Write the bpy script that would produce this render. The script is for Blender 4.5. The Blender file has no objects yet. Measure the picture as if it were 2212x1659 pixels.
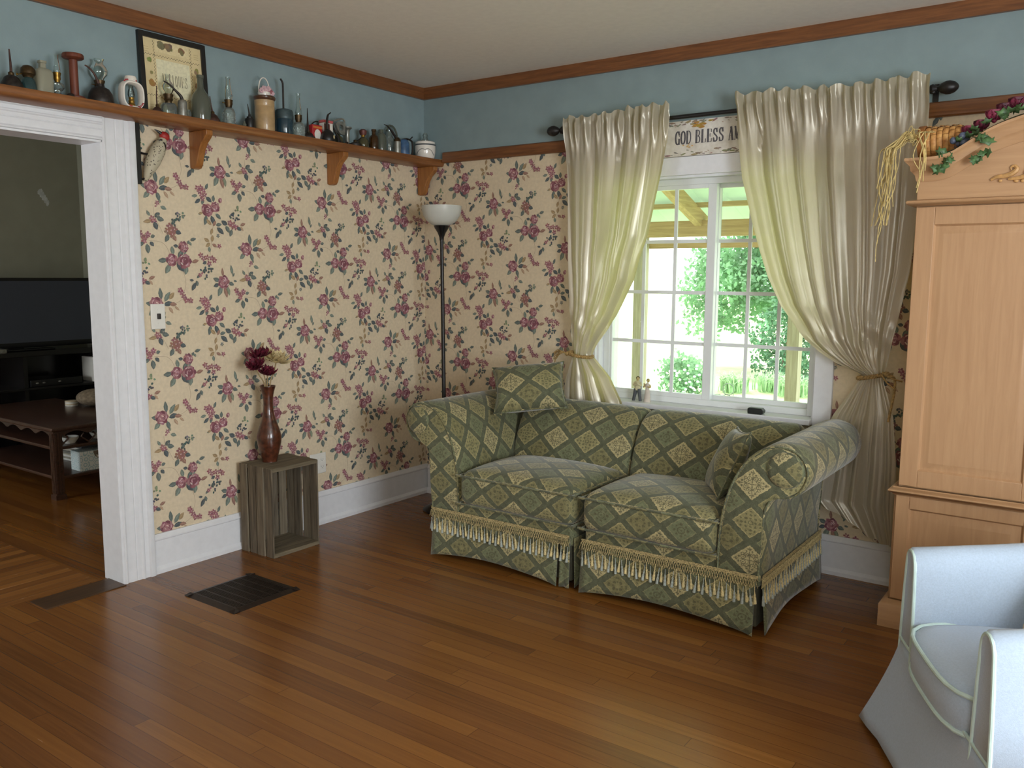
import bpy, bmesh, math, random
from mathutils import Vector, Matrix, Euler
R=math.radians
rnd=random.Random(7)
SC=bpy.context.scene
COL=SC.collection
PI=math.pi

# ------------------------------------------------------------------ helpers
def lin(c):
    c/=255.0
    return c/12.92 if c<=.04045 else ((c+.055)/1.055)**2.4
def C(r,g,b): return (lin(r),lin(g),lin(b),1.0)

class MB:
    def __init__(s): s.v=[];s.f=[];s.m=[];s.uv=[];s.c=[]
    def face(s,idx,m=0,uv=None,c=None): s.f.append(tuple(idx));s.m.append(m);s.uv.append(uv);s.c.append(c)
    def poly(s,pts,m=0,c=None,uv=None):
        b=len(s.v);s.v+= [tuple(p) for p in pts];s.face(range(b,b+len(pts)),m,uv,c)
    def box(s,x0,x1,y0,y1,z0,z1,m=0):
        b=len(s.v)
        s.v+=[(x0,y0,z0),(x1,y0,z0),(x1,y1,z0),(x0,y1,z0),(x0,y0,z1),(x1,y0,z1),(x1,y1,z1),(x0,y1,z1)]
        for q in ((0,3,2,1),(4,5,6,7),(0,1,5,4),(1,2,6,5),(2,3,7,6),(3,0,4,7)): s.face([b+i for i in q],m)
        return s
    def grid(s,rows,m=0,closed=False,uvs=None,c=None):
        b=len(s.v);nr=len(rows);nc=len(rows[0])
        for r in rows: s.v+=[tuple(p) for p in r]
        # arc-length uvs
        us=[0.0];mid=rows[nr//2]
        lens=[]
        for j in range(nc): lens.append((Vector(mid[(j+1)%nc])-Vector(mid[j])).length)
        for j in range(nc): us.append(us[-1]+lens[j])
        vs=[0.0];mc=nc//2
        for i in range(nr-1): vs.append(vs[-1]+(Vector(rows[i+1][mc])-Vector(rows[i][mc])).length)
        for i in range(nr-1):
            for j in range(nc if closed else nc-1):
                k=(j+1)%nc
                if uvs: uv=[uvs(i,j),uvs(i,j+1),uvs(i+1,j+1),uvs(i+1,j)]
                else: uv=[(us[j],vs[i]),(us[j+1],vs[i]),(us[j+1],vs[i+1]),(us[j],vs[i+1])]
                s.face([b+i*nc+j,b+i*nc+k,b+(i+1)*nc+k,b+(i+1)*nc+j],m,uv,c)
        return b
    def lathe(s,prof,cx=0,cy=0,cz=0,n=20,m=0,sq=0,phase=0):
        rows=[]
        for r,z in prof:
            row=[]
            for k in range(n):
                a=2*PI*k/n+phase
                rr=max(r,1e-5)
                if sq:
                    q=(abs(math.cos(a))**sq+abs(math.sin(a))**sq)**(-1/sq);rr*=q
                row.append((cx+rr*math.cos(a),cy+rr*math.sin(a),cz+z))
            rows.append(row)
        s.grid(rows,m,True)
        return s
    def tube(s,path,r,n=8,m=0,cap=True):
        P=[Vector(p) for p in path];rows=[];N=len(P)
        up=Vector((0,0,1));prev=None
        for i,p in enumerate(P):
            t=(P[min(i+1,N-1)]-P[max(i-1,0)]).normalized()
            if prev is None:
                a=t.cross(up)
                if a.length<1e-3:a=t.cross(Vector((1,0,0)))
                a.normalize()
            else:
                a=prev-t*prev.dot(t)
                if a.length<1e-6:a=t.orthogonal()
                a.normalize()
            prev=a;b=t.cross(a)
            rr=r[i] if isinstance(r,(list,tuple)) else r
            rows.append([p+a*rr*math.cos(2*PI*k/n)+b*rr*math.sin(2*PI*k/n) for k in range(n)])
        b0=s.grid(rows,m,True)
        if cap:
            s.face([b0+k for k in range(n)][::-1],m);e=b0+(N-1)*n;s.face([e+k for k in range(n)],m)
        return s
    def prism(s,pts,axis,a0,a1,m=0):
        def mk(p,a):
            return {'x':(a,p[0],p[1]),'y':(p[0],a,p[1]),'z':(p[0],p[1],a)}[axis]
        b=len(s.v);n=len(pts)
        s.v+=[mk(p,a0) for p in pts]+[mk(p,a1) for p in pts]
        s.face([b+i for i in range(n)],m);s.face([b+n+i for i in range(n)][::-1],m)
        for i in range(n):
            j=(i+1)%n;s.face([b+i,b+n+i,b+n+j,b+j],m)
        return s
    def ell(s,c,r,nu=14,nv=9,m=0,rot=None):
        rows=[]
        for i in range(nv+1):
            t=-PI/2+PI*i/nv;row=[]
            for k in range(nu):
                a=2*PI*k/nu
                p=Vector((max(math.cos(t),1e-4)*math.cos(a)*r[0],max(math.cos(t),1e-4)*math.sin(a)*r[1],math.sin(t)*r[2]))
                if rot: p=rot@p
                row.append(Vector(c)+p)
            rows.append(row)
        s.grid(rows,m,True);return s
    def rbox(s,x0,x1,y0,y1,z0,z1,r,n=8,bulge=0,m=0,botbulge=0):
        c=Vector(((x0+x1)/2,(y0+y1)/2,(z0+z1)/2));h=Vector(((x1-x0)/2,(y1-y0)/2,(z1-z0)/2))
        r=min(r,*[v*.999 for v in h])
        def mp(p):
            q=Vector([max(-(h[i]-r),min(h[i]-r,p[i])) for i in range(3)])
            d=p-q
            if d.length>1e-9:
                q=q+d.normalized()*r
            if bulge:
                w=max(0,(1-(p.x/h.x)**2))*max(0,(1-(p.y/h.y)**2))
                q=q+Vector((0,0,(bulge if p.z>0 else -botbulge)*(w**.6)*abs(p.z)/h.z))
            return c+q
        for ax in range(3):
            for sg in (-1,1):
                o=[i for i in range(3) if i!=ax]
                L0,L1=2*h[o[0]],2*h[o[1]]
                def params(L,hh):
                    ks=[-hh]+[-hh+r*(1-math.cos(PI/2*k/3)) for k in (1,2,3)]
                    mm=max(2,n);lo,hi=-hh+r,hh-r
                    ks+=[lo+(hi-lo)*k/mm for k in range(1,mm)]
                    ks+=[hh-r*(1-math.cos(PI/2*k/3)) for k in (3,2,1)]+[hh]
                    return ks
                A=params(L0,h[o[0]]);B=params(L1,h[o[1]])
                flip=(sg<0)!=(ax==1)
                rows=[];b=len(s.v);raw=[]
                for bb in B:
                    for aa in A:
                        p=Vector((0,0,0));p[ax]=sg*h[ax];p[o[0]]=aa;p[o[1]]=bb
                        s.v.append(tuple(mp(p)));raw.append((aa+c[o[0]],bb+c[o[1]]) if ax!=2 else (aa+c[0],bb+c[1]))
                na=len(A)
                for i in range(len(B)-1):
                    for j in range(na-1):
                        q=[i*na+j,i*na+j+1,(i+1)*na+j+1,(i+1)*na+j]
                        if flip:q=q[::-1]
                        s.face([b+k for k in q],m,[raw[k] for k in q])
        return s
    def xf(s,M,start=0):
        for i in range(start,len(s.v)): s.v[i]=tuple(M@Vector(s.v[i]))
        return s
    def build(s,name,mats,parent=None,loc=None,sharp=40,bevel=0,solid=0,weld=True,sub=0,world=None):
        me=bpy.data.meshes.new(name)
        V=s.v
        if world is not None:
            w=Vector(world);V=[tuple(Vector(p)-w) for p in V]
        me.from_pydata(V,[],s.f)
        if not isinstance(mats,(list,tuple)):mats=[mats]
        for mt in mats: me.materials.append(mt)
        uvl=me.uv_layers.new(name='UVMap')
        hascol=any(c is not None for c in s.c)
        ca=me.color_attributes.new('Col','FLOAT_COLOR','CORNER') if hascol else None
        uvd=[0.0]*(2*len(me.loops));cd=[1.0]*(4*len(me.loops)) if hascol else None
        for p,m,uv,c in zip(me.polygons,s.m,s.uv,s.c):
            p.material_index=m;p.use_smooth=True
            if uv is None:
                n=p.normal;ax=max(range(3),key=lambda i:abs(n[i]))
            for q,li in enumerate(p.loop_indices):
                if uv is None:
                    co=me.vertices[me.loops[li].vertex_index].co
                    t=(co.y,co.z) if ax==0 else ((co.x,co.z) if ax==1 else (co.x,co.y))
                else: t=uv[q]
                uvd[2*li]=t[0];uvd[2*li+1]=t[1]
                if hascol and c is not None:
                    cd[4*li:4*li+4]=c
        uvl.data.foreach_set('uv',uvd)
        if hascol: ca.data.foreach_set('color',cd)
        if weld:
            bm=bmesh.new();bm.from_mesh(me)
            bmesh.ops.remove_doubles(bm,verts=bm.verts,dist=1e-5)
            bmesh.ops.recalc_face_normals(bm,faces=bm.faces)
            bm.to_mesh(me);bm.free()
        if sharp is not None: me.set_sharp_from_angle(angle=R(sharp))
        me.update()
        o=bpy.data.objects.new(name,me);COL.objects.link(o)
        if loc is not None:o.location=loc
        elif world is not None and parent is None:o.location=world
        if parent:o.parent=parent
        if bevel:
            md=o.modifiers.new('Bevel','BEVEL');md.width=bevel;md.segments=2;md.limit_method='ANGLE';md.angle_limit=R(50)
        if solid:
            md=o.modifiers.new('Solidify','SOLIDIFY');md.thickness=abs(solid);md.offset=0
        if sub:
            md=o.modifiers.new('Sub','SUBSURF');md.levels=sub;md.render_levels=sub
        return o

def tag(o,label,cat,group=None,kind=None):
    if label:o['label']=label
    if cat:o['category']=cat
    if group:o['group']=group
    if kind:o['kind']=kind
    return o
def struct(o): o['kind']='structure';return o
def thing(name,label,cat,loc=(0,0,0),rotz=0,group=None):
    o=bpy.data.objects.new(name,None);o.empty_display_size=.05;COL.objects.link(o)
    o.location=loc;o.rotation_euler=(0,0,rotz)
    return tag(o,label,cat,group)
def bx(x0,x1,y0,y1,z0,z1): return MB().box(x0,x1,y0,y1,z0,z1)
def smooth(pts,n=6,closed=False):
    P=[Vector(p) for p in pts];N=len(P);out=[]
    rng=range(N if closed else N-1)
    for i in rng:
        g=(lambda k:P[k%N]) if closed else (lambda k:P[max(0,min(N-1,k))])
        a,b,c,d=g(i-1),g(i),g(i+1),g(i+2)
        for k in range(n):
            t=k/n
            out.append(.5*((2*b)+(c-a)*t+(2*a-5*b+4*c-d)*t*t+(3*b-a-3*c+d)*t**3))
    if not closed: out.append(P[-1])
    return [tuple(p) for p in out]
def interp(tab,z):
    # tab: list of (z,val) sorted ascending
    if z<=tab[0][0]:return tab[0][1]
    for (a,va),(b,vb) in zip(tab,tab[1:]):
        if z<=b:
            t=(z-a)/(b-a);return va+(vb-va)*t
    return tab[-1][1]

# ------------------------------------------------------------------ materials
MATS={}
def nt(name):
    m=bpy.data.materials.new(name);m.use_nodes=True
    t=m.node_tree
    return m,t,t.nodes['Principled BSDF']
def N(t,typ,**kw):
    n=t.nodes.new(typ)
    for k,v in kw.items():
        if k in ('inputs',):
            for kk,vv in v.items(): n.inputs[kk].default_value=vv
        else: setattr(n,k,v)
    return n
def mat(name,col,rough=.5,metal=0,noise=.12,scale=30,bump=0,bscale=200,spec=.5,stretch=None,coat=0,sheen=0,col2=None,trans=0):
    if name in MATS:return MATS[name]
    m,t,b=nt(name);L=t.links.new
    b.inputs['Roughness'].default_value=rough;b.inputs['Metallic'].default_value=metal
    b.inputs['Specular IOR Level'].default_value=spec
    b.inputs['Coat Weight'].default_value=coat
    if sheen:b.inputs['Sheen Weight'].default_value=sheen
    tc=N(t,'ShaderNodeTexCoord');mp=N(t,'ShaderNodeMapping')
    if stretch: mp.inputs['Scale'].default_value=stretch
    L(tc.outputs['Object'],mp.inputs['Vector'])
    nz=N(t,'ShaderNodeTexNoise',inputs={'Scale':scale,'Detail':4.0})
    L(mp.outputs[0],nz.inputs['Vector'])
    mx=N(t,'ShaderNodeMix',data_type='RGBA')
    c2=col2 or tuple(max(0,c*(1-2*noise)) for c in col[:3])+(1,)
    cc=col if col2 else tuple(min(1,c*(1+noise)) for c in col[:3])+(1,)
    mx.inputs[6].default_value=c2;mx.inputs[7].default_value=cc
    rp=N(t,'ShaderNodeMapRange',inputs={1:.3,2:.7});L(nz.outputs[0],rp.inputs[0])
    L(rp.outputs[0],mx.inputs[0]);L(mx.outputs[2],b.inputs['Base Color'])
    if bump:
        n2=N(t,'ShaderNodeTexNoise',inputs={'Scale':bscale,'Detail':2.0});L(mp.outputs[0],n2.inputs['Vector'])
        bp=N(t,'ShaderNodeBump',inputs={'Strength':bump,'Distance':.002});L(n2.outputs[0],bp.inputs['Height']);L(bp.outputs[0],b.inputs['Normal'])
    if trans:
        out=t.nodes['Material Output'];tr=N(t,'ShaderNodeBsdfTranslucent');L(mx.outputs[2],tr.inputs['Color'])
        ms=N(t,'ShaderNodeMixShader');ms.inputs[0].default_value=trans
        L(b.outputs[0],ms.inputs[1]);L(tr.outputs[0],ms.inputs[2]);L(ms.outputs[0],out.inputs['Surface'])
    MATS[name]=m;return m
def glass(name,tint,refl=1.0,rough=.03,opac=0.0,face=.5):
    if name in MATS:return MATS[name]
    m,t,b=nt(name);L=t.links.new;out=t.nodes['Material Output']
    tr=N(t,'ShaderNodeBsdfTransparent');tr.inputs[0].default_value=tint
    gl=N(t,'ShaderNodeBsdfGlossy');gl.inputs['Roughness'].default_value=rough;gl.inputs['Color'].default_value=(.95,.97,.95,1)
    lw=N(t,'ShaderNodeFresnel',inputs={'IOR':1.5})
    mu=N(t,'ShaderNodeMath',operation='MULTIPLY');mu.inputs[1].default_value=refl;L(lw.outputs[0],mu.inputs[0])
    ms=N(t,'ShaderNodeMixShader');L(mu.outputs[0],ms.inputs[0]);L(tr.outputs[0],ms.inputs[1]);L(gl.outputs[0],ms.inputs[2])
    last=ms
    if opac:
        b.inputs['Base Color'].default_value=tuple(c*.8 for c in tint[:3])+(1,);b.inputs['Roughness'].default_value=.15
        m2=N(t,'ShaderNodeMixShader');m2.inputs[0].default_value=opac
        L(ms.outputs[0],m2.inputs[1]);L(b.outputs[0],m2.inputs[2]);last=m2
    L(last.outputs[0],out.inputs['Surface'])
    MATS[name]=m;return m
def wood(name,c1,c2,axis='x',rough=.45,coat=.0,knots=None,scale=6):
    if name in MATS:return MATS[name]
    m,t,b=nt(name);L=t.links.new
    tc=N(t,'ShaderNodeTexCoord');mp=N(t,'ShaderNodeMapping')
    s=[14.0,14.0,14.0];s['xyz'.index(axis)]=.9
    mp.inputs['Scale'].default_value=s;L(tc.outputs['Object'],mp.inputs['Vector'])
    nz=N(t,'ShaderNodeTexNoise',inputs={'Scale':scale,'Detail':6.0,'Roughness':.6,'Distortion':.6});L(mp.outputs[0],nz.inputs['Vector'])
    rp=N(t,'ShaderNodeMapRange',inputs={1:.3,2:.7});L(nz.outputs[0],rp.inputs[0])
    mx=N(t,'ShaderNodeMix',data_type='RGBA');mx.inputs[6].default_value=c1;mx.inputs[7].default_value=c2;L(rp.outputs[0],mx.inputs[0])
    last=mx.outputs[2]
    if knots:
        mp2=N(t,'ShaderNodeMapping');s2=[3.2,3.2,3.2];s2['xyz'.index(axis)]=2.2;mp2.inputs['Scale'].default_value=s2
        L(tc.outputs['Object'],mp2.inputs['Vector'])
        vo=N(t,'ShaderNodeTexVoronoi',inputs={'Scale':1.0});L(mp2.outputs[0],vo.inputs['Vector'])
        r2=N(t,'ShaderNodeMapRange',inputs={1:.03,2:.12,3:.75,4:0.0});L(vo.outputs['Distance'],r2.inputs[0])
        mk=N(t,'ShaderNodeMix',data_type='RGBA');mk.inputs[7].default_value=knots;L(last,mk.inputs[6]);L(r2.outputs[0],mk.inputs[0]);last=mk.outputs[2]
    L(last,b.inputs['Base Color']);b.inputs['Roughness'].default_value=rough;b.inputs['Coat Weight'].default_value=coat;b.inputs['Coat Roughness'].default_value=.15
    MATS[name]=m;return m
def colattr(name,rough=.7,bump=0):
    if name in MATS:return MATS[name]
    m,t,b=nt(name);a=N(t,'ShaderNodeVertexColor',layer_name='Col')
    tc=N(t,'ShaderNodeTexCoord');nz=N(t,'ShaderNodeTexNoise',inputs={'Scale':90.0,'Detail':3.0});t.links.new(tc.outputs['Object'],nz.inputs['Vector'])
    rp=N(t,'ShaderNodeMapRange',inputs={1:.3,2:.7,3:.9,4:1.08});t.links.new(nz.outputs[0],rp.inputs[0])
    mx=N(t,'ShaderNodeVectorMath',operation='SCALE');t.links.new(a.outputs[0],mx.inputs[0]);t.links.new(rp.outputs[0],mx.inputs['Scale'])
    t.links.new(mx.outputs[0],b.inputs['Base Color']);b.inputs['Roughness'].default_value=rough
    b.inputs['Specular IOR Level'].default_value=.3
    MATS[name]=m;return m
def plank_mat(name,along,w,c_list,rough=.28,length=1.4):
    m,t,b=nt(name);L=t.links.new
    tc=N(t,'ShaderNodeTexCoord');sp=N(t,'ShaderNodeSeparateXYZ');L(tc.outputs['Object'],sp.inputs[0])
    a=sp.outputs['X' if along=='x' else 'Y'];c=sp.outputs['Y' if along=='x' else 'X']
    def M(op,x,y=None,z=None):
        n=N(t,'ShaderNodeMath',operation=op)
        for i,q in enumerate((x,y,z)):
            if q is None:continue
            if isinstance(q,(int,float)):n.inputs[i].default_value=q
            else:L(q,n.inputs[i])
        return n.outputs[0]
    cw=M('DIVIDE',c,w);row=M('FLOOR',cw);fr=M('FRACT',cw)
    wn=N(t,'ShaderNodeTexWhiteNoise',noise_dimensions='1D');L(row,wn.inputs['W'])
    al=M('ADD',M('DIVIDE',a,length),M('MULTIPLY',wn.outputs['Value'],7.3));seg=M('FLOOR',al);fa=M('FRACT',al)
    cb=N(t,'ShaderNodeCombineXYZ');L(row,cb.inputs[0]);L(seg,cb.inputs[1])
    w2=N(t,'ShaderNodeTexWhiteNoise',noise_dimensions='2D');L(cb.outputs[0],w2.inputs['Vector'])
    ramp=N(t,'ShaderNodeValToRGB');cr=ramp.color_ramp
    while len(cr.elements)<len(c_list):cr.elements.new(.5)
    for i,q in enumerate(c_list):
        cr.elements[i].position=i/(len(c_list)-1);cr.elements[i].color=q
    # grain
    cg=N(t,'ShaderNodeCombineXYZ');L(M('MULTIPLY',a,2.2),cg.inputs[0]);L(M('MULTIPLY',c,60.0),cg.inputs[1]);L(M('MULTIPLY',w2.outputs['Value'],50.0),cg.inputs[2])
    nz=N(t,'ShaderNodeTexNoise',inputs={'Scale':1.0,'Detail':5.0,'Roughness':.65,'Distortion':.5});L(cg.outputs[0],nz.inputs['Vector'])
    v=M('ADD',M('MULTIPLY',w2.outputs['Value'],.5),M('MULTIPLY',nz.outputs[0],.62));L(M('SUBTRACT',v,.12),ramp.inputs[0])
    e=M('MINIMUM',fr,M('SUBTRACT',1.0,fr));g=M('LESS_THAN',e,.018)
    e2=M('MINIMUM',fa,M('SUBTRACT',1.0,fa));g2=M('LESS_THAN',e2,.0009);gg=M('MAXIMUM',g,g2)
    mx=N(t,'ShaderNodeMix',data_type='RGBA');L(ramp.outputs[0],mx.inputs[6]);mx.inputs[7].default_value=tuple(q*.35 for q in c_list[0][:3])+(1,)
    L(M('MULTIPLY',gg,.55),mx.inputs[0]);L(mx.outputs[2],b.inputs['Base Color'])
    rr=M('ADD',M('MULTIPLY',nz.outputs[0],.14),rough-.07);L(rr,b.inputs['Roughness'])
    bp=N(t,'ShaderNodeBump',inputs={'Strength':.25,'Distance':.001});L(M('SUBTRACT',1.0,gg),bp.inputs['Height']);L(bp.outputs[0],b.inputs['Normal'])
    return m
def sofa_mat(name,wd=.185,ht=.152):
    m,t,b=nt(name);L=t.links.new
    uv=N(t,'ShaderNodeUVMap',uv_map='UVMap');sp=N(t,'ShaderNodeSeparateXYZ')
    wz=N(t,'ShaderNodeTexNoise',inputs={'Scale':130.0,'Detail':2.0});L(uv.outputs[0],wz.inputs['Vector'])
    ws=N(t,'ShaderNodeVectorMath',operation='SUBTRACT');L(wz.outputs['Color'],ws.inputs[0]);ws.inputs[1].default_value=(.5,.5,.5)
    wm=N(t,'ShaderNodeVectorMath',operation='SCALE');L(ws.outputs[0],wm.inputs[0]);wm.inputs['Scale'].default_value=.011
    wa=N(t,'ShaderNodeVectorMath',operation='ADD');L(uv.outputs[0],wa.inputs[0]);L(wm.outputs[0],wa.inputs[1]);L(wa.outputs[0],sp.inputs[0])
    def M(op,x,y=None,z=None):
        n=N(t,'ShaderNodeMath',operation=op)
        for i,q in enumerate((x,y,z)):
            if q is None:continue
            if isinstance(q,(int,float)):n.inputs[i].default_value=q
            else:L(q,n.inputs[i])
        return n.outputs[0]
    uu=M('DIVIDE',sp.outputs[0],wd);vv=M('DIVIDE',sp.outputs[1],ht)
    p=M('ADD',uu,vv);q=M('SUBTRACT',uu,vv)
    fi=M('FLOOR',p);fj=M('FLOOR',q)
    a=M('SUBTRACT',M('FRACT',p),.5);c=M('SUBTRACT',M('FRACT',q),.5)
    aa=M('ABSOLUTE',a);ca=M('ABSOLUTE',c);mxx=M('MAXIMUM',aa,ca);mnn=M('MINIMUM',aa,ca)
    mi=M('PINGPONG',fi,1.0);mj=M('PINGPONG',fj,1.0)
    A=M('MULTIPLY',mi,mj);B=M('MULTIPLY',M('SUBTRACT',1.0,mi),M('SUBTRACT',1.0,mj));D=M('MULTIPLY',mi,M('SUBTRACT',1.0,mj))
    big=M('ADD',A,B)
    edge=M('ADD',.365,M('MULTIPLY',big,.045))
    band=M('GREATER_THAN',mxx,edge)
    line=M('MULTIPLY',M('GREATER_THAN',mxx,M('SUBTRACT',edge,.032)),M('LESS_THAN',mxx,edge))
    r=M('SQRT',M('ADD',M('MULTIPLY',a,a),M('MULTIPLY',c,c)))
    def dot(px,py,rad):
        dx=M('SUBTRACT',mxx,px);dy=M('SUBTRACT',mnn,py)
        return M('LESS_THAN',M('ADD',M('MULTIPLY',dx,dx),M('MULTIPLY',dy,dy)),rad*rad)
    def ring(px,py,r0,r1):
        dx=M('SUBTRACT',mxx,px);dy=M('SUBTRACT',mnn,py);d=M('ADD',M('MULTIPLY',dx,dx),M('MULTIPLY',dy,dy))
        return M('MULTIPLY',M('GREATER_THAN',d,r0*r0),M('LESS_THAN',d,r1*r1))
    def orr(*xs):
        o=xs[0]
        for x in xs[1:]:o=M('MAXIMUM',o,x)
        return o
    inn=M('LESS_THAN',mxx,.36)
    diag=M('MULTIPLY',M('LESS_THAN',M('SUBTRACT',mxx,mnn),.022),inn)
    motA=M('MULTIPLY',orr(diag,ring(.21,.07,.055,.08),dot(.30,.17,.035),dot(.32,.27,.03),dot(.21,.07,.025),ring(.30,.0,.03,.055),dot(.15,.15,.04)),inn)
    motB=orr(dot(.21,.0,.045),dot(.2,.2,.045),ring(.0,.0,.05,.09),dot(.31,.12,.035),dot(.12,.10,.03),dot(.3,.28,.028))
    motC=orr(ring(.0,.0,.1,.14),dot(.16,.16,.05),dot(.22,.0,.04),dot(0,0,.035))
    motD=orr(dot(.17,.0,.06),dot(.25,.2,.045),dot(.11,.11,.035))
    C_=M('SUBTRACT',M('SUBTRACT',M('SUBTRACT',1.0,A),B),D)
    mot=M('ADD',M('ADD',M('MULTIPLY',motA,A),M('MULTIPLY',motB,B)),M('ADD',M('MULTIPLY',motC,C_),M('MULTIPLY',motD,D)))
    bright=A;dark=C_
    def mix(f,x,y):
        n=N(t,'ShaderNodeMix',data_type='RGBA')
        for i,qq in ((0,f),(6,x),(7,y)):
            if isinstance(qq,(tuple,float,int)):n.inputs[i].default_value=qq
            else:L(qq,n.inputs[i])
        return n.outputs[2]
    base=mix(dark,C(118,113,78),C(106,110,82));base=mix(B,base,C(134,128,90));base=mix(bright,base,C(164,154,114))
    motc=mix(bright,C(84,83,60),C(74,74,56))
    colr=mix(M('MULTIPLY',mot,.75),base,motc)
    colr=mix(M('MULTIPLY',line,M('ADD',M('MULTIPLY',big,.4),.2)),colr,C(176,162,116))
    olive=C(80,83,63)
    # twill band with lighter edge
    tw=M('GREATER_THAN',M('SINE',M('MULTIPLY',M('ADD',sp.outputs[0],M('MULTIPLY',sp.outputs[1],2.0)),900.0)),.0)
    bc=mix(M('MULTIPLY',tw,.4),olive,C(104,106,84))
    colr=mix(band,colr,bc)
    nz=N(t,'ShaderNodeTexNoise',inputs={'Scale':260.0,'Detail':3.0});L(uv.outputs[0],nz.inputs['Vector'])
    n2=N(t,'ShaderNodeTexNoise',inputs={'Scale':45.0,'Detail':3.0});L(uv.outputs[0],n2.inputs['Vector'])
    f=M('ADD',M('MULTIPLY',nz.outputs[0],.5),M('MULTIPLY',n2.outputs[0],.5))
    f=M('ADD',M('MULTIPLY',f,2.0),.0)
    sc=N(t,'ShaderNodeVectorMath',operation='SCALE');L(colr,sc.inputs[0]);L(f,sc.inputs['Scale'])
    L(sc.outputs[0],b.inputs['Base Color'])
    b.inputs['Roughness'].default_value=.75;b.inputs['Sheen Weight'].default_value=.35;b.inputs['Sheen Roughness'].default_value=.4
    b.inputs['Specular IOR Level'].default_value=.25
    bp=N(t,'ShaderNodeBump',inputs={'Strength':.35,'Distance':.0015})
    L(M('ADD',nz.outputs[0],M('MULTIPLY',mot,.5)),bp.inputs['Height']);L(bp.outputs[0],b.inputs['Normal'])
    MATS[name]=m;return m

WHITE=mat('white_paint',C(222,224,228),.38,noise=.02)
CEIL=mat('ceiling_paint',C(226,221,212),.8,noise=.02,bump=.25,bscale=130)
BLUE=mat('blue_wall_paint',C(131,150,153),.7,noise=.04,scale=8,bump=.15,bscale=160)
TRIMX=wood('oak_trim_along_x',C(94,56,30),C(132,84,46),'x',.4,.2)
TRIMY=wood('oak_trim_along_y',C(94,56,30),C(132,84,46),'y',.4,.2)
SHELFW=wood('shelf_wood',C(102,62,32),C(144,92,48),'y',.4,.2)
BRKW=wood('bracket_wood',C(132,84,40),C(166,108,54),'z',.4,.2)
FLOORX=plank_mat('oak_strips','x',.057,[C(86,52,24),C(114,71,32),C(128,83,36),C(154,105,50)],.24)
FLOORY=plank_mat('oak_strips_across','y',.057,[C(90,56,28),C(122,78,38),C(146,98,48),C(176,126,70)],.25)
BLACK=mat('black_metal',C(24,22,22),.4,noise=.1)
BLACKW=mat('black_wood',C(26,26,24),.45,noise=.2)
IRON=mat('dark_iron',C(52,46,42),.5,.5,noise=.25,scale=60)
RUST=mat('rusty_iron',C(74,48,38),.6,.3,noise=.3,scale=60)
TINMAT=mat('grey_tin',C(150,150,142),.35,.6,noise=.2,scale=40)
BRASS=mat('old_brass',C(150,116,52),.3,.85,noise=.2,scale=50)
DBRASS=mat('tarnished_brass',C(84,66,42),.4,.7,noise=.25,scale=50)
CLEAR=glass('clear_glass',(.86,.9,.88,1),1.2)
CLEAR2=glass('thick_clear_glass',(.7,.76,.74,1),1.4,.05,.12)
TEAL=glass('teal_glass',C(86,130,132),1.2,.05,.25)
FROST=glass('milky_bottle_glass',C(200,198,176),.8,.2,.5)
AMBER=glass('amber_glass',C(110,72,26),1.2,.05,.3)
OLIVE=glass('olive_glass',C(128,122,84),1.2,.06,.35)
GREYG=glass('grey_green_glass',C(140,146,130),1.2,.06,.4)
PANE=glass('window_pane',(.97,.99,.98,1),.5,.01)
WAY=colattr('printed_colours',.75)
SOFA=sofa_mat('sofa_tapestry')

# ------------------------------------------------------------------ wallpaper drawing
def dither(col,d):
    return tuple(max(0,min(1,c*(1+rnd.uniform(-d,d)))) for c in col[:3])+(1,)
def blob(cx,cy,rx,ry,ang,col,n=7,jit=.18):
    pts=[]
    for k in range(n):
        a=2*PI*k/n;j=1+rnd.uniform(-jit,jit)
        x=rx*math.cos(a)*j;y=ry*math.sin(a)*j
        pts.append((cx+x*math.cos(ang)-y*math.sin(ang),cy+x*math.sin(ang)+y*math.cos(ang)))
    return (pts,col)
def leaf(cx,cy,ang,l,w,col):
    out=[];d=(math.cos(ang),math.sin(ang));q=(-d[1],d[0]);l*=1.1;w*=1.1
    P=lambda t,s:(cx+d[0]*l*t+q[0]*w*s,cy+d[1]*l*t+q[1]*w*s)
    out.append(([P(0,0),P(.25,.8),P(.55,1),P(.85,.5),P(1,0),P(.8,-.45),P(.5,-.85),P(.22,-.65)],col))
    out.append(([P(.05,0),P(.4,.5),P(.75,.45),P(.95,.05),P(.5,.04)],tuple(min(1,c*1.35) for c in col[:3])+(1,)))
    return out
LEAFC=[C(116,126,116),C(100,109,104),C(84,91,93),C(128,134,114)]
BRN=[C(156,134,102),C(146,114,100),C(170,144,120)]
ROSE=[C(148,98,105),C(163,116,120),C(124,77,87),C(192,158,160),C(208,182,180)]
def rose(cx,cy,r,dark=0):
    o=[]
    for k in range(9):
        a=2*PI*k/9+rnd.uniform(-.2,.2)
        o.append(blob(cx+.55*r*math.cos(a),cy+.55*r*math.sin(a),.5*r,.42*r,a,dither(ROSE[(k+dark)%3],.08)))
    o.append(blob(cx,cy,.62*r,.58*r,0,ROSE[1] if not dark else ROSE[2]))
    for k in range(9):
        a=rnd.uniform(0,2*PI);q=rnd.uniform(.1,.75)*r
        o.append(blob(cx+q*math.cos(a),cy+q*math.sin(a),.26*r,.09*r,a+PI/2,dither(ROSE[3 if k%3 else 4],.08),5))
    for k in range(4):
        a=rnd.uniform(0,2*PI);q=rnd.uniform(.1,.6)*r
        o.append(blob(cx+q*math.cos(a),cy+q*math.sin(a),.2*r,.08*r,a+PI/2,ROSE[2],5))
    return o
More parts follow.
